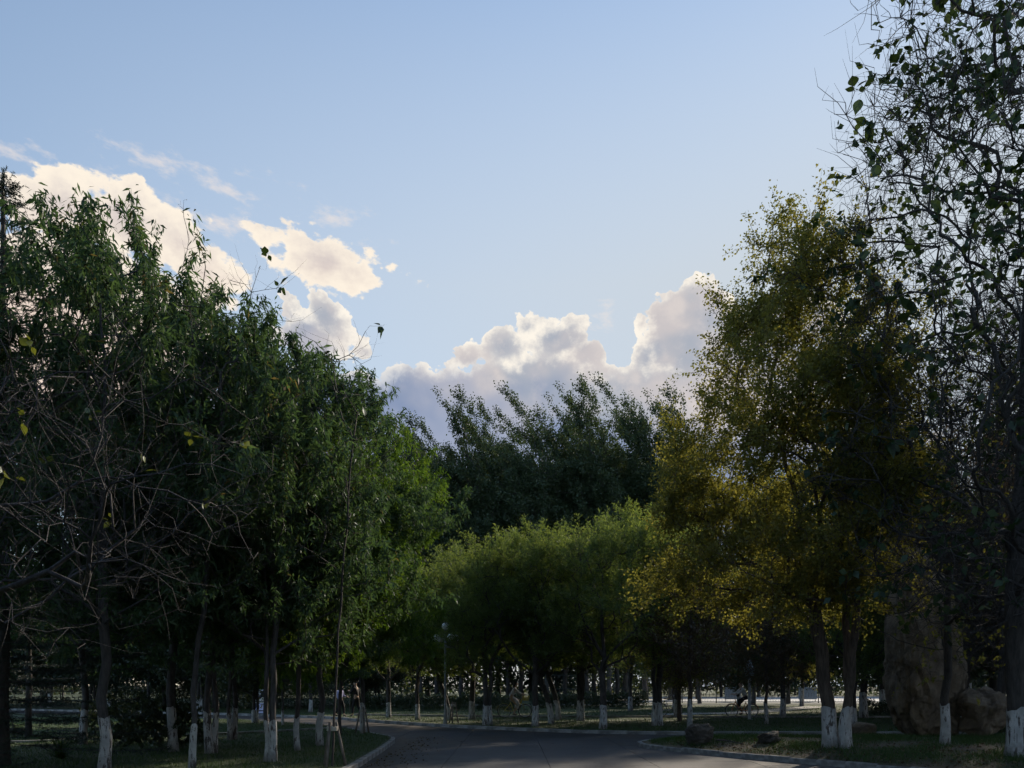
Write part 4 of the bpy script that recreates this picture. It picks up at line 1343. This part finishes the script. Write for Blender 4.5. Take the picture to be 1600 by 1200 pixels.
rock('standing_boulder', 'tall tan standing boulder with dark cracks on the island', (11.15, 21.6, 0.22), (0.98, 0.8, 2.75), 3, M['rock'],
     [(0, .78, .12), (.12, .98, .02), (.35, 1.0, -.04), (.6, .92, -.10), (.85, .72, -.22), (1, .5, -.28)], 6, 0.20, 0.1, ((.28, -.12, .10, .025), (.56, .10, .08, .02), (.72, -.06, .06, .02)))
rock('low_boulder', 'low brown overhanging boulder leaning against the standing boulder', (12.35, 21.0, 0.26), (0.72, 0.6, 0.66), 8, M['rock'],
     [(0, .72, -.1), (.35, .85, 0), (.7, 1.1, .1), (1, .7, .1)], 5, 0.26, 0.6, ((.5, .15, .14, .05),))
rock('small_rock', 'small pale rock at the left foot of the standing boulder', (9.75, 22.3, isle_z(9.75, 22.3)), (0.36, 0.27, 0.22), 12, M['rock'], None, 4)
rock('garden_rock', 'rounded grey rock near the island tip', Vector((4.62, 19.75, isle_z(4.62, 19.75) - 0.02)), (0.33, 0.27, 0.25), 5, M['rock_dark'], None, 5, 0.24, 0.3)
rock('garden_rock', 'low dark mossy rock between the grey rock and the elm', isle_spot(1201, 1158) + Vector((0, 0, -0.02)), (0.30, 0.24, 0.14), 9, M['rock_dark'], None, 5, 0.36, 1.0)

# fallen branch beside the grey rock
b0 = Vector((5.0, 19.5, isle_z(5.0, 19.5)))
mb = MB(); mb.tube([b0 + Vector(p) for p in ((0, 0, .10), (.16, -.12, .10), (.36, -.30, .06), (.52, -.42, .03))], [.022, .02, .014, .008], 6)
tag(mb.build('fallen_branch', M['bark_dark']), 'short dead branch lying beside the grey rock', 'branch')

# ================================================================== tripod stakes
M['stake'] = bark_mat('stake_wood', (0.10, 0.085, 0.07), (0.24, 0.21, 0.18))
M['rope'] = plain('rope', (0.45, 0.42, 0.36), 0.9)
def tripod(loc, h, spread, label, a0):
    t = empty('tripod_stake', loc); tag(t, label, 'tree stake', 'tripod stakes propping young trees')
    for k in range(3):
        a = a0 + k * 2.0944
        d = Vector((math.cos(a), math.sin(a), 0))
        MB().tube([d * spread + Vector((0, 0, -.06)), d * 0.075 + Vector((0, 0, h + .12))], [.030, .024], 8).build('pole', M['stake'], t, True)
    mb = MB()
    for q in range(4): mb.torus((0, 0, h - .03 + q * .02), .095, .012, 'z', 16, 6)
    mb.build('lashing', M['rope'], t, True)

tripod(spot(519, 1197), 0.70, 0.26, 'three lashed wooden stakes round the nearest thin sapling', 0.3)
tripod(spot(567, 1146), 0.72, 0.26, 'three lashed wooden stakes round the tree at the road corner', 0.9)
tripod(spot(697, 1131) + Vector((0.25, 0.5, 0)), 0.72, 0.22, 'short lashed stakes beside the globe lamp post', 0.4)

# ================================================================== lamps
M['pole'] = plain('lamp_pole_paint', (0.17, 0.17, 0.16), 0.5, 0.3)
M['globe'] = plain('milky_globe', (0.66, 0.66, 0.62), 0.35, 0.0, 0.08, 12.0)
M['lantern_box'] = plain('lantern_metal', (0.20, 0.24, 0.25), 0.5, 0.2)
M['lantern_pane'] = plain('lantern_pane', (0.55, 0.60, 0.66), 0.25)
M['paint_grey'] = plain('grey_post_paint', (0.42, 0.44, 0.47), 0.55)

p0 = spot(696, 1131)
lp = empty('globe_lamp', p0); tag(lp, 'unlit park lamp with five milky globes by the far kerb', 'street lamp')
MB().lathe([(.10, -.05), (.10, .05), (.075, .10), (.065, .55), (.045, .62), (.04, 3.55)], k=14).build('pole', M['pole'], lp, True)
def globe(c_):
    pr = [(0.145 * math.sin(math.pi * i / 10) + 0.002, -0.145 * math.cos(math.pi * i / 10)) for i in range(11)]
    gb = MB().lathe(pr, c_, 16).build('globe', M['globe'], lp, True)
    MB().lathe([(.07, -.18), (.075, -.12), (.05, -.10)], c_, 10).build('collar', M['pole'], gb, True)
globe((0, 0, 3.86))
MB().lathe([(.03, 3.55), (.03, 3.70)], k=8).build('neck', M['pole'], lp, True)
for k in range(4):
    a = 0.55 + k * math.pi / 2
    d = Vector((math.cos(a), math.sin(a), 0))
    MB().tube([Vector((0, 0, 3.12)), d * .16 + Vector((0, 0, 3.02)), d * .34 + Vector((0, 0, 3.02)), d * .44 + Vector((0, 0, 3.12)), d * .45 + Vector((0, 0, 3.24))], .018, 6).build('arm', M['pole'], lp, True)
    globe(tuple(d * .45 + Vector((0, 0, 3.40))))

p0 = spot(1171, 1124)
ln = empty('lantern_post', p0); tag(ln, 'pale grey lantern post with tapered box head in front of the man cyclist', 'lamp post')
MB().box((0, 0, .90), (.11, .11, 1.90), .01).build('post', M['paint_grey'], ln)
MB().lathe([(.035, 1.84), (.035, 1.95)], k=8).build('neck', M['lantern_box'], ln, True)
def frustum(w0, w1, z0_, z1_):
    v = [(-w0, -w0, z0_), (w0, -w0, z0_), (w0, w0, z0_), (-w0, w0, z0_), (-w1, -w1, z1_), (w1, -w1, z1_), (w1, w1, z1_), (-w1, w1, z1_)]
    return MB().add(v, [(3, 2, 1, 0), (4, 5, 6, 7), (0, 1, 5, 4), (1, 2, 6, 5), (2, 3, 7, 6), (3, 0, 4, 7)])
frustum(.15, .20, 1.95, 2.30).build('lantern_box', M['lantern_box'], ln)
frustum(.215, .215, 2.302, 2.335).build('rim', M['lantern_pane'], ln)
frustum(.14, .055, 2.337, 2.68).build('lantern_hood', M['lantern_pane'], ln)
frustum(.03, .008, 2.682, 2.83).build('finial', M['lantern_box'], ln)
MB().box((0.0, -0.06, 0.0), (.2, .2, .06), .01).build('foot', M['lantern_box'], ln)

# ================================================================== fence round the court
M['fence'] = plain('fence_paint', (0.045, 0.055, 0.05), 0.55, 0.3)
fn = empty('court_fence', (0, 70.5, 0.105)); tag(fn, 'dark tall wire fence with posts along the pale court', 'fence')
x0, x1 = 3.0, 48.0
post = MB().tube([(0, 0, -.1), (0, 0, 2.55)], .045, 8).mesh('post', M['fence'])
x = x0
while x <= x1:
    link('post', post, fn, (x, 0, 0)); x += 3.0
for z in (.12, 1.25, 2.45):
    MB().tube([(x0, 0, z), (x1, 0, z)], .028, 6).build('rail', M['fence'], fn)
mb = MB()
for i in range(int((x1 - x0) / 0.25)):
    xx = x0 + i * .25
    mb.add([(xx, -.004, .1), (xx + .01, -.004, .1), (xx + .25 * 2 + .01, -.004, 2.45), (xx + .25 * 2, -.004, 2.45)], [(0, 1, 2, 3)])
    mb.add([(xx, .004, .1), (xx + .01, .004, .1), (xx - .25 * 2 + .01, .004, 2.45), (xx - .25 * 2, .004, 2.45)], [(0, 1, 2, 3)])
mb.build('wire_mesh', M['fence'], fn)
M['banner'] = plain('faded_panel', (0.22, 0.27, 0.34), 0.7)
for (px, w_, lb) in ((1145, 1.5, 'faded blue panel standing behind the court fence left of the lantern'), (1262, 1.7, 'faded blue panel behind the court fence left of the big elm')):
    o = empty('notice_panel', ((px - CX) / F_PX * 74, 74, 0.13)); tag(o, lb, 'panel')
    MB().box((0, 0, .80), (w_, .05, 1.1), .0).build('board', M['banner'], o)
    for sx in (-1, 1): MB().tube([(sx * w_ * .42, .05, -.05), (sx * w_ * .42, .05, 1.3)], .03, 6).build('leg', M['fence'], o)

# ================================================================== hedges and bushes
def bush(name, label, loc, size, n, leaf, mat, seed, cat='bush', stems=14):
    rs = np.random.default_rng(seed)
    t = empty(name, loc); tag(t, label, cat)
    tips = unit(rs.normal(0, 1, (stems * 9, 3))); tips[:, 2] = np.abs(tips[:, 2]) * 0.9 + 0.15
    tips *= np.array(size) * (rs.uniform(.3, 1, (len(tips), 1)) ** .5)
    st = [np.stack([np.zeros(5), np.zeros(5), np.linspace(-.05, size[2] * .25, 5)], 1)]
    nodes, par, dr, tp = grow(st, tips, .3, .18, 0.0, rs, .1)
    rad, N = radii(par, .035, .005)
    V, Fq = tubes(nodes, par, rad, N)
    link('stem', mesh_np('stem', V, Fq, M['bark_dark'], True), t)
    P, D, L = shoots(nodes, dr, np.concatenate([tp, tp]), rs, .28, .4, .5)
    Vl, Fl, tn = foliage(P, D, L, rs, n // len(P), leaf, .05, .9, .1, .4)
    link('foliage', mesh_np('foliage', Vl, Fl, mat, False, tn), t)
    return t

bush('dark_bush', 'dense dark bush on the left lawn between the trunks', spot(250, 1172), (1.05, .8, 1.25), 9000, (.07, .045), M['shade_leaf'], 201)
bush('dark_bush', 'twiggy dark bush at the lower left behind the straight trunk', spot(195, 1160), (1.1, .9, 1.3), 8000, (.07, .045), M['shade_leaf'], 202)
bush('dark_bush', 'rounded dark shrub just right of the low boulder', (13.3, 22.3, .165), (.5, .5, .62), 5000, (.06, .04), M['shade_leaf'], 203)
# long-leaved tuft at the bottom left corner
tf = empty('tufted_plant', spot(95, 1186)); tag(tf, 'spiky tuft of long arching leaves at the bottom left', 'plant')
rs2 = np.random.default_rng(7)
mb_v, mb_f = [], []
for k in range(70):
    a = rs2.uniform(0, 6.283); L = rs2.uniform(.5, 1.0); e = rs2.uniform(.5, 1.25); w_ = .016
    o_ = len(mb_v)
    for q in range(5):
        s_ = q / 4
        r_ = L * s_ * math.cos(e) * (1 + .3 * s_); z_ = L * s_ * math.sin(e) - .35 * L * s_ * s_
        ww = w_ * (1 - s_) + .002
        mb_v += [(r_ * math.cos(a) - ww * math.sin(a), r_ * math.sin(a) + ww * math.cos(a), z_), (r_ * math.cos(a) + ww * math.sin(a), r_ * math.sin(a) - ww * math.cos(a), z_)]
    for q in range(4): mb_f.append((o_ + q * 2, o_ + q * 2 + 1, o_ + q * 2 + 3, o_ + q * 2 + 2))
tm = mesh_np('foliage', np.array(mb_v), np.array(mb_f), M['blade'], False, np.repeat(rs2.uniform(0, .8, 70), 10))
link('foliage', tm, tf)

def hedge(label, x0, y0, x1, y1, h, w_, seed, n, sz=1.0, mat='shade_leaf'):
    rs = np.random.default_rng(seed)
    t_ = rs.uniform(0, 1, n)
    ex = unit(np.array([x1 - x0, y1 - y0])); nn = np.array([-ex[1], ex[0]])
    u = rs.uniform(-1, 1, n); zz = rs.uniform(0.02, 1, n) ** .7
    hh = h * (1 + .12 * np.sin(t_ * 40 + seed) + .08 * np.sin(t_ * 97))
    P = np.stack([x0 + (x1 - x0) * t_ + nn[0] * u * w_ / 2, y0 + (y1 - y0) * t_ + nn[1] * u * w_ / 2, .1 + hh * zz], 1)
    V, Fq = leaf_quads(P, unit(rs.normal(0, 1, P.shape) + np.array([0, -.4, .4])), rs.uniform(.07, .13, n) * sz, rs.uniform(.05, .09, n) * sz, rs)
    t = empty('hedge', (0, 0, 0)); tag(t, label, 'hedge')
    link('foliage', mesh_np('foliage', V, Fq, M[mat], False, np.repeat(rs.uniform(0, .8, n), 4)), t)
    mb = MB()
    for k in range(int(math.hypot(x1 - x0, y1 - y0) / .6)):
        s_ = (k + .5) * .6 / math.hypot(x1 - x0, y1 - y0)
        mb.tube([(x0 + (x1 - x0) * s_, y0 + (y1 - y0) * s_, 0.05), (x0 + (x1 - x0) * s_ + rs.normal(0, .1), y0 + (y1 - y0) * s_, h * .8 + .1)], [.02, .008], 5)
    mb.build('stems', M['bark_dark'], t)

hedge('low dark hedge behind the globe lamp across the far lawn', -9.5, 49, 0.5, 48, 1.0, 1.1, 301, 16000)
hedge('low dark hedge left of the fence behind the slanting trunks', 1.2, 52, 9.0, 54, 1.0, 1.1, 302, 12000)
hedge('long dark hedge beyond the side road behind the figure sign', -34, 64, -10, 50.5, 1.5, 1.4, 303, 26000)
hedge('tall dark thicket closing the far side of the fenced court', 6, 113, 95, 121, 12.5, 3.0, 305, 38000, 5.2, 'needle')
hedge('tall dark thicket beyond the low hedges across the middle', -40, 100, 8, 104, 12.5, 3.0, 306, 34000, 5.2, 'needle')
hedge('clipped hedge behind the boulder at the right', 17.5, 40.0, 34, 40.5, .8, 1.1, 304, 14000)

# ================================================================== figure-shaped roadside sign
M['sign_white'] = plain('sign_white', (0.82, 0.84, 0.88), 0.5, var=.04)
M['sign_lilac'] = plain('sign_lilac', (0.60, 0.60, 0.85), 0.5, var=.04)
M['sign_blue'] = plain('sign_blue', (0.012, 0.018, 0.06), 0.5, var=.1)
M['sign_cream'] = plain('sign_cream', (0.66, 0.64, 0.58), 0.5, var=.04)
sg = empty('figure_sign', (-13.6, 43.1, .105), 0.06, 1.08); tag(sg, 'white and dark blue cut-out figure sign beside the side road', 'sign')
def plate(name, pts, y, mat, th=.012):
    n_ = len(pts)
    v = [(x, y, z) for x, z in pts] + [(x, y + th, z) for x, z in pts]
    f = [tuple(range(n_)), tuple(range(2 * n_ - 1, n_ - 1, -1))] + [(i, i + n_, (i + 1) % n_ + n_, (i + 1) % n_) for i in range(n_)]
    return MB().add(v, f).build(name, mat, sg)
plate('backing', [(-.24, 0), (.27, 0), (.30, .62), (.27, .80), (.20, 1.0), (.25, 1.16), (.16, 1.33), (-.06, 1.34), (-.22, 1.24), (-.17, 1.04), (-.10, .92), (-.26, .78), (-.24, .40)], 0, M['sign_blue'], .03)
plate('face', [(-.185, 1.20), (-.13, 1.06), (-.05, .94), (.01, .93), (.10, 1.02), (.17, 1.07), (.18, 1.22)], -.014, M['sign_white'])
plate('hat_band', [(-.06, 1.27), (.15, 1.26), (.13, 1.31), (-.04, 1.315)], -.014, M['sign_white'])
plate('shoulder', [(-.20, .72), (-.20, .64), (.24, .64), (.24, .72), (.17, .87), (.05, .84), (-.07, .76)], -.014, M['sign_cream'])
plate('chest_stripe', [(-.20, .60), (-.20, .535), (.24, .535), (.24, .60)], -.014, M['sign_cream'])
plate('coat', [(-.21, .20), (-.05, .46), (.02, .525), (.24, .525), (.24, .22), (.16, .18)], -.0135, M['sign_lilac'])
plate('belt', [(.05, .44), (.22, .44), (.22, .475), (.05, .475)], -.028, M['sign_blue'])
plate('foot_panel', [(-.17, .03), (.24, .03), (.24, .13), (-.14, .12)], -.014, M['sign_lilac'])
for sx in (-.12, .16): MB().tube([(sx, .05, -.06), (sx, .05, 1.0)], .02, 6).build('leg', M['pole'], sg)

# ================================================================== people
M['skin'] = plain('skin', (0.42, 0.27, 0.19), 0.6, var=.05)
M['hair'] = plain('hair', (0.012, 0.010, 0.009), 0.5)
M['grey_cloth'] = plain('grey_patterned_cloth', (0.46, 0.45, 0.45), 0.85, var=.5, scale=16)
M['white_cloth'] = plain('white_cloth', (0.62, 0.62, 0.60), 0.85, var=.08)
M['black_cloth'] = plain('black_cloth', (0.014, 0.014, 0.017), 0.85)
M['lilac_cloth'] = plain('lilac_cloth', (0.34, 0.35, 0.56), 0.85)
M['shoe'] = plain('shoe', (0.05, 0.045, 0.045), 0.6)
M['bag'] = plain('pale_bag', (0.55, 0.55, 0.66), 0.8)
M['eye'] = plain('eye', (0.01, 0.01, 0.01), 0.3)


def skin_mesh(name, verts, edges, mat, parent, levels=1):
    me = bpy.data.meshes.new(name)
    me.from_pydata([v[:3] for v in verts], edges, [])
    o = link(name, me, parent)
    md = o.modifiers.new('skin', 'SKIN'); md.use_smooth_shade = True
    for i, v in enumerate(verts):
        s = me.skin_vertices[0].data[i]
        r_ = v[3]
        s.radius = r_ if isinstance(r_, tuple) else (r_, r_)
        s.use_root = (i == 0)
    sb = o.modifiers.new('sub', 'SUBSURF'); sb.levels = levels; sb.render_levels = levels
    me.materials.append(mat)
    return o


def person(label, loc, rz, J, top, bottom, skirt=None, scale=1.0, hair_long=False, bare_fore=False):
    """J: joint positions, x forward, y left.  Body, then clothes that follow it."""
    o = empty('person', loc, rz, scale); tag(o, label, 'person')
    V, Eg, ix = [], [], {}
    def add(n_, p, r_, par_=None):
        ix[n_] = len(V); V.append((*p, r_))
        if par_: Eg.append((ix[par_], ix[n_]))
    J = {k: Vector(v) for k, v in J.items()}
    pel, ch, nk, hd = J['pelvis'], J['chest'], J['neck'], J['head']
    add('pelvis', pel, (.135, .105)); add('waist', pel.lerp(ch, .5), (.115, .09), 'pelvis'); add('chest', ch, (.13, .10), 'waist')
    add('neck', nk, .050, 'chest'); add('jaw', nk.lerp(hd, .45) + Vector((.025, 0, 0)), (.062, .058), 'neck'); add('head', hd, (.085, .078), 'jaw'); add('crown', hd + Vector((-.01, 0, .075)), (.062, .058), 'head')
    add('nose', hd + Vector((.115, 0, -.025)), .014, 'head')
    for s, sg_ in (('l', 1), ('r', -1)):
        sh, eb, wr = J['shoulder_' + s], J['elbow_' + s], J['wrist_' + s]
        add('shoulder' + s, sh, .052, 'chest'); add('elbow' + s, eb, .038, 'shoulder' + s); add('wrist' + s, wr, .026, 'elbow' + s)
        d = (wr - eb).normalized(); sd = Vector((-d.y, d.x, 0)).normalized() if abs(d.z) < .9 else Vector((1, 0, 0))
        add('palm' + s, wr + d * .06, (.034, .020), 'wrist' + s)
        for q, (u, ln_) in enumerate(((-.028, .075), (-.010, .085), (.010, .08), (.028, .062))):
            add(f'k{q}' + s, wr + d * .10 + sd * u, .010, 'palm' + s); add(f'f{q}' + s, wr + d * (.10 + ln_ * .8) + sd * u + Vector((0, 0, -.03)), .008, f'k{q}' + s)
        add('t' + s, wr + d * .075 - sd * .05, .010, 'palm' + s)
        hp, kn, an_ = J['hip_' + s], J['knee_' + s], J['ankle_' + s]
        add('hip' + s, hp, .085, 'pelvis'); add('knee' + s, kn, .055, 'hip' + s); add('ankle' + s, an_, .036, 'knee' + s)
        add('toe' + s, an_ + Vector((.13, 0, -.06)), .032, 'ankle' + s)
    skin_mesh('body', V, Eg, M['skin'], o, 2)
    # hair
    hv = [(*(hd + Vector((-.025, 0, .03))), .098), (*(hd + Vector((-.012, 0, .085))), .070)]
    he = [(0, 1)]
    if hair_long:
        hv += [(*(hd + Vector((-.085, 0, -.06))), .062), (*(nk + Vector((-.075, 0, -.04))), .05)]; he += [(0, 2), (2, 3)]
    skin_mesh('hair', hv, he, M['hair'], o, 2)
    for sg_ in (1, -1):
        MB().lathe([(.001, -.008), (.008, -.005), (.010, 0), (.008, .005), (.001, .008)], tuple(hd + Vector((.083, .032 * sg_, .005))), 8).build('eye', M['eye'], o, True)
    # top
    V2 = [(*pel, (.152, .122)), (*pel.lerp(ch, .5), (.135, .112)), (*ch, (.150, .122)), (*ch.lerp(nk, .7), .07)]
    E2 = [(0, 1), (1, 2), (2, 3)]
    for s in 'lr':
        n_ = len(V2)
        V2 += [(*J['shoulder_' + s], .066), (*J['elbow_' + s], .054)]; E2 += [(2, n_), (n_, n_ + 1)]
        if not bare_fore:
            V2.append((*J['elbow_' + s].lerp(J['wrist_' + s], .85), .042)); E2.append((n_ + 1, n_ + 2))
    skin_mesh('shirt', V2, E2, top, o, 2)
    # trousers or skirt
    if skirt is None:
        V3 = [(*pel, (.148, .118)), (*pel.lerp(ch, .2), (.135, .108))]; E3 = [(0, 1)]
        for s in 'lr':
            n_ = len(V3)
            V3 += [(*J['hip_' + s], .098), (*J['knee_' + s], .072), (*J['knee_' + s].lerp(J['ankle_' + s], .88), .056)]; E3 += [(0, n_), (n_, n_ + 1), (n_ + 1, n_ + 2)]
        skin_mesh('trousers', V3, E3, bottom, o, 2)
    else:
        kl, kr = J['knee_l'], J['knee_r']
        V3 = [(*pel, (.165, .14)), (*pel.lerp((kl + kr) / 2, .5), (.19, .14)), (*(kl + kr) / 2, (.20, .13)), (*((kl + kr) / 2 + Vector((-.06, 0, -.20))), (.19, .12)), (*((kl + kr) / 2 + Vector((-.09, 0, -.32))), (.15, .10))]
        skin_mesh('skirt', V3, [(0, 1), (1, 2), (2, 3), (3, 4)], bottom, o, 2)
    for s in 'lr':
        a_ = J['ankle_' + s]
        skin_mesh('shoe', [(*(a_ + Vector((-.03, 0, -.05))), .042), (*(a_ + Vector((.06, 0, -.058))), .042), (*(a_ + Vector((.15, 0, -.068))), .032)], [(0, 1), (1, 2)], M['shoe'], o, 1)
    return o


ride = dict(pelvis=(-.17, 0, .95), chest=(.02, 0, 1.28), neck=(.06, 0, 1.42), head=(.09, 0, 1.56), shoulder_l=(.04, .17, 1.35), shoulder_r=(.04, -.17, 1.35),
            elbow_l=(.22, .22, 1.16), elbow_r=(.22, -.22, 1.16), wrist_l=(.40, .24, 1.10), wrist_r=(.40, -.24, 1.10), hip_l=(-.15, .10, .92), hip_r=(-.15, -.10, .92),
            knee_l=(.22, .11, .80), knee_r=(.16, -.11, .58), ankle_l=(.15, .12, .46), ankle_r=(-.02, -.12, .20))


def bicycle(label, loc, rz, paint, basket=True, group=None):
    o = empty('bicycle', loc, rz); tag(o, label, 'bicycle', group)
    rub = M['tyre']; st = M['steel']
    def fr(n_, pts, r_=.018, mat=paint, k=8): return MB().tube(pts, r_, k).build(n_, mat, o, True)
    bb, seat, head, rear, front = (-.02, 0, .30), (-.17, 0, .72), (.36, 0, .80), (-.46, 0, .31), (.52, 0, .31)
    mb = MB(); mb.tube([seat, bb], .019); mb.tube([bb, (.10, 0, .36), (.33, 0, .70)], .024); mb.tube([(.33, 0, .66), (.36, 0, .86)], .022)
    for s in (-1, 1):
        mb.tube([(-.02, .03 * s, .30), (-.46, .06 * s, .31)], .012, 6); mb.tube([(-.16, .02 * s, .66), (-.46, .06 * s, .31)], .010, 6)
    mb.build('frame', paint, o, True)
    mb = MB()
    for s in (-1, 1): mb.tube([(.355, .05 * s, .70), (.42, .055 * s, .60), (.52, .055 * s, .31)], .012, 6)
    mb.tube([(.355, -.05, .70), (.355, .05, .70)], .014, 6)
    mb.build('fork', paint, o, True)
    for c_ in (rear, front):
        wv = MB(); wv.torus(c_, .285, .014, 'y', 28, 6)
        wh = wv.build('wheel', st, o, True)
        MB().torus(c_, .305, .021, 'y', 28, 8).build('tyre', rub, wh, True)
        sp = MB(); sp.lathe([(.02, -.05), (.02, .05)], c_, 8, 'y')
        for q in range(14):
            a = q * 2 * math.pi / 14
            sp.tube([(c_[0] + .018 * math.cos(a), (.03 if q % 2 else -.03), c_[2] + .018 * math.sin(a)), (c_[0] + .28 * math.cos(a), 0, c_[2] + .28 * math.sin(a))], .0025, 4)
        sp.build('spokes', st, wh)
        fd = MB()
        v = []
        n_ = 12
        for i in range(n_ + 1):
            a = math.pi * (.15 + .75 * i / n_) if c_ is rear else math.pi * (.2 + .55 * i / n_)
            for yy in (-.035, .035):
                for rr in (.338, .345): v.append((c_[0] + rr * math.cos(a), yy, c_[2] + rr * math.sin(a)))
        f = []
        for i in range(n_):
            a4 = i * 4
            f += [(a4, a4 + 2, a4 + 6, a4 + 4), (a4 + 1, a4 + 5, a4 + 7, a4 + 3), (a4, a4 + 4, a4 + 5, a4 + 1), (a4 + 2, a4 + 3, a4 + 7, a4 + 6)]
        fd.add(v, f).build('mudguard', paint, o)
    fr('seat_post', [(-.165, 0, .70), (-.19, 0, .86)], .013, st)
    v, f = [], []
    for (x_, w_, z_) in ((-.33, .08, .885), (-.27, .095, .895), (-.18, .07, .89), (-.08, .03, .885), (-.04, .02, .88)):
        v += [(x_, -w_, z_ - .02), (x_, -w_ * .6, z_ + .012), (x_, w_ * .6, z_ + .012), (x_, w_, z_ - .02), (x_, 0, z_ - .045)]
    for i in range(4):
        for q in range(5): f.append((i * 5 + q, i * 5 + (q + 1) % 5, i * 5 + 5 + (q + 1) % 5, i * 5 + 5 + q))
    f += [(4, 3, 2, 1, 0), (20, 21, 22, 23, 24)]
    MB().add(v, f).build('saddle', rub, o, True)
    hb = MB(); hb.tube([(.36, 0, .86), (.38, 0, 1.0)], .013, 8); hb.tube([(.32, .29, 1.03), (.40, .20, 1.04), (.39, 0, 1.0), (.40, -.20, 1.04), (.32, -.29, 1.03)], .012, 8)
    h_ = hb.build('handlebar', st, o, True)
    for s in (-1, 1): MB().tube([(.375, .22 * s, 1.038), (.31, .295 * s, 1.03)], .017, 8).build('grip', rub, h_, True)
    cr = MB(); cr.torus((-.02, -.05, .30), .085, .008, 'y', 20, 6); cr.tube([(-.02, -.07, .30), (.0 - .05, -.08, .14)], .011, 6); cr.tube([(-.02, .07, .30), (.10, .08, .40)], .011, 6); cr.tube([(-.02, -.08, .30), (-.02, .08, .30)], .02, 8)
    cr.build('crank', st, o, True)
    for p_ in ((-.05, -.13, .14), (.10, .13, .40)): MB().box(p_, (.09, .08, .022), .004).build('pedal', rub, o)
    if basket:
        bk = MB()
        w0, w1, d0, d1, z0_, z1_ = .12, .17, .12, .17, .80, 1.02
        for q in range(6):
            s_ = q / 5; zz = z0_ + (z1_ - z0_) * s_; ww = w0 + (w1 - w0) * s_; dd = d0 + (d1 - d0) * s_
            bk.tube([(.56 - dd, -ww, zz), (.56 + dd, -ww, zz), (.56 + dd, ww, zz), (.56 - dd, ww, zz), (.56 - dd, -ww, zz)], .006, 4)
        for q in range(8):
            s_ = -1 + q * 2 / 7
            for sx in (-1, 1):
                bk.tube([(.56 + sx * d0, s_ * w0, z0_), (.56 + sx * d1, s_ * w1, z1_)], .005, 4)
                bk.tube([(.56 + s_ * d0, sx * w0, z0_), (.56 + s_ * d1, sx * w1, z1_)], .005, 4)
        bk.box((.56, 0, z0_), (.24, .24, .012))
        bk.build('basket', paint, o)
    return o


M['tyre'] = plain('tyre_rubber', (0.015, 0.015, 0.016), 0.7)
M['steel'] = plain('dull_steel', (0.35, 0.35, 0.35), 0.4, 0.7)
M['yellow_paint'] = plain('yellow_bike_paint', (0.55, 0.46, 0.06), 0.45)
M['orange_paint'] = plain('orange_bike_paint', (0.50, 0.17, 0.03), 0.45)
M['grey_paint'] = plain('grey_bike_paint', (0.40, 0.40, 0.41), 0.45)

c1 = at(803, 1121, 0.125)
bicycle('yellow bicycle with front basket ridden by the woman in the grey dress', c1, 0.04, M['yellow_paint'])
person('person in a long grey patterned dress cycling to the right', c1, 0.04, ride, M['grey_cloth'], M['grey_cloth'], skirt=True, hair_long=True)
bag = at(818, 1121, .125); bag.z = 0.95
c2 = at(1160, 1120, 0.125)
bicycle('orange bicycle ridden to the left behind the lantern post', c2, math.pi + 0.05, M['orange_paint'], False)
person('person in a white shirt and black trousers cycling to the left', c2, math.pi + 0.05, ride, M['white_cloth'], M['black_cloth'])
c3 = spot(1046, 1119)
bicycle('grey bicycle parked between the double white trunk and the thick trunk', c3, 0.5, M['grey_paint'])

walk = dict(pelvis=(0, 0, .92), chest=(.02, 0, 1.26), neck=(.03, 0, 1.42), head=(.05, 0, 1.56), shoulder_l=(.02, .18, 1.36), shoulder_r=(.02, -.18, 1.36),
            elbow_l=(.06, .24, 1.10), elbow_r=(-.04, -.24, 1.10), wrist_l=(.26, .20, 1.06), wrist_r=(.02, -.25, .87), hip_l=(0, .09, .90), hip_r=(0, -.09, .90),
            knee_l=(.14, .10, .50), knee_r=(-.04, -.10, .49), ankle_l=(.16, .10, .10), ankle_r=(-.24, -.10, .13))
w1 = Vector((-8.43, 39.3, .105))
p1 = person('person in a lilac jacket and black trousers walking on the far verge', w1, -0.25, walk, M['lilac_cloth'], M['black_cloth'], scale=.93)
hold = dict(walk); hold.update(wrist_l=(.30, .16, 1.22), elbow_l=(.16, .24, 1.14))
w2 = Vector((-7.64, 39.3, .105))
p2 = person('person in dark clothes standing by the far kerb holding a thin stick', w2, math.pi * .9, hold, M['black_cloth'], M['black_cloth'], scale=1.03)
bp = empty('backpack', w1 + Vector((-.13, 0.05, 0)), -0.25, .93); tag(bp, 'pale backpack worn by the person in the lilac jacket', 'backpack')
MB().lathe([(.06, 1.0), (.12, 1.02), (.14, 1.15), (.125, 1.30), (.07, 1.38)], (-.05, 0, 0), 10).build('bag_body', M['bag'], bp, True)
MB().lathe([(.04, 1.03), (.07, 1.05), (.075, 1.13), (.05, 1.18)], (-.16, 0, 0), 10).build('pocket', M['bag'], bp, True)
MB().tube([w2 + Vector((-.30, -.10, 0.02)), w2 + Vector((-.32, -.13, 1.25)), w2 + Vector((-.10, -.15, 1.70))], .014, 6).build('walking_stick', M['stake'])
tag(bpy.data.objects['walking_stick'], 'thin pale stick held upright by the dark-clothed person', 'stick')
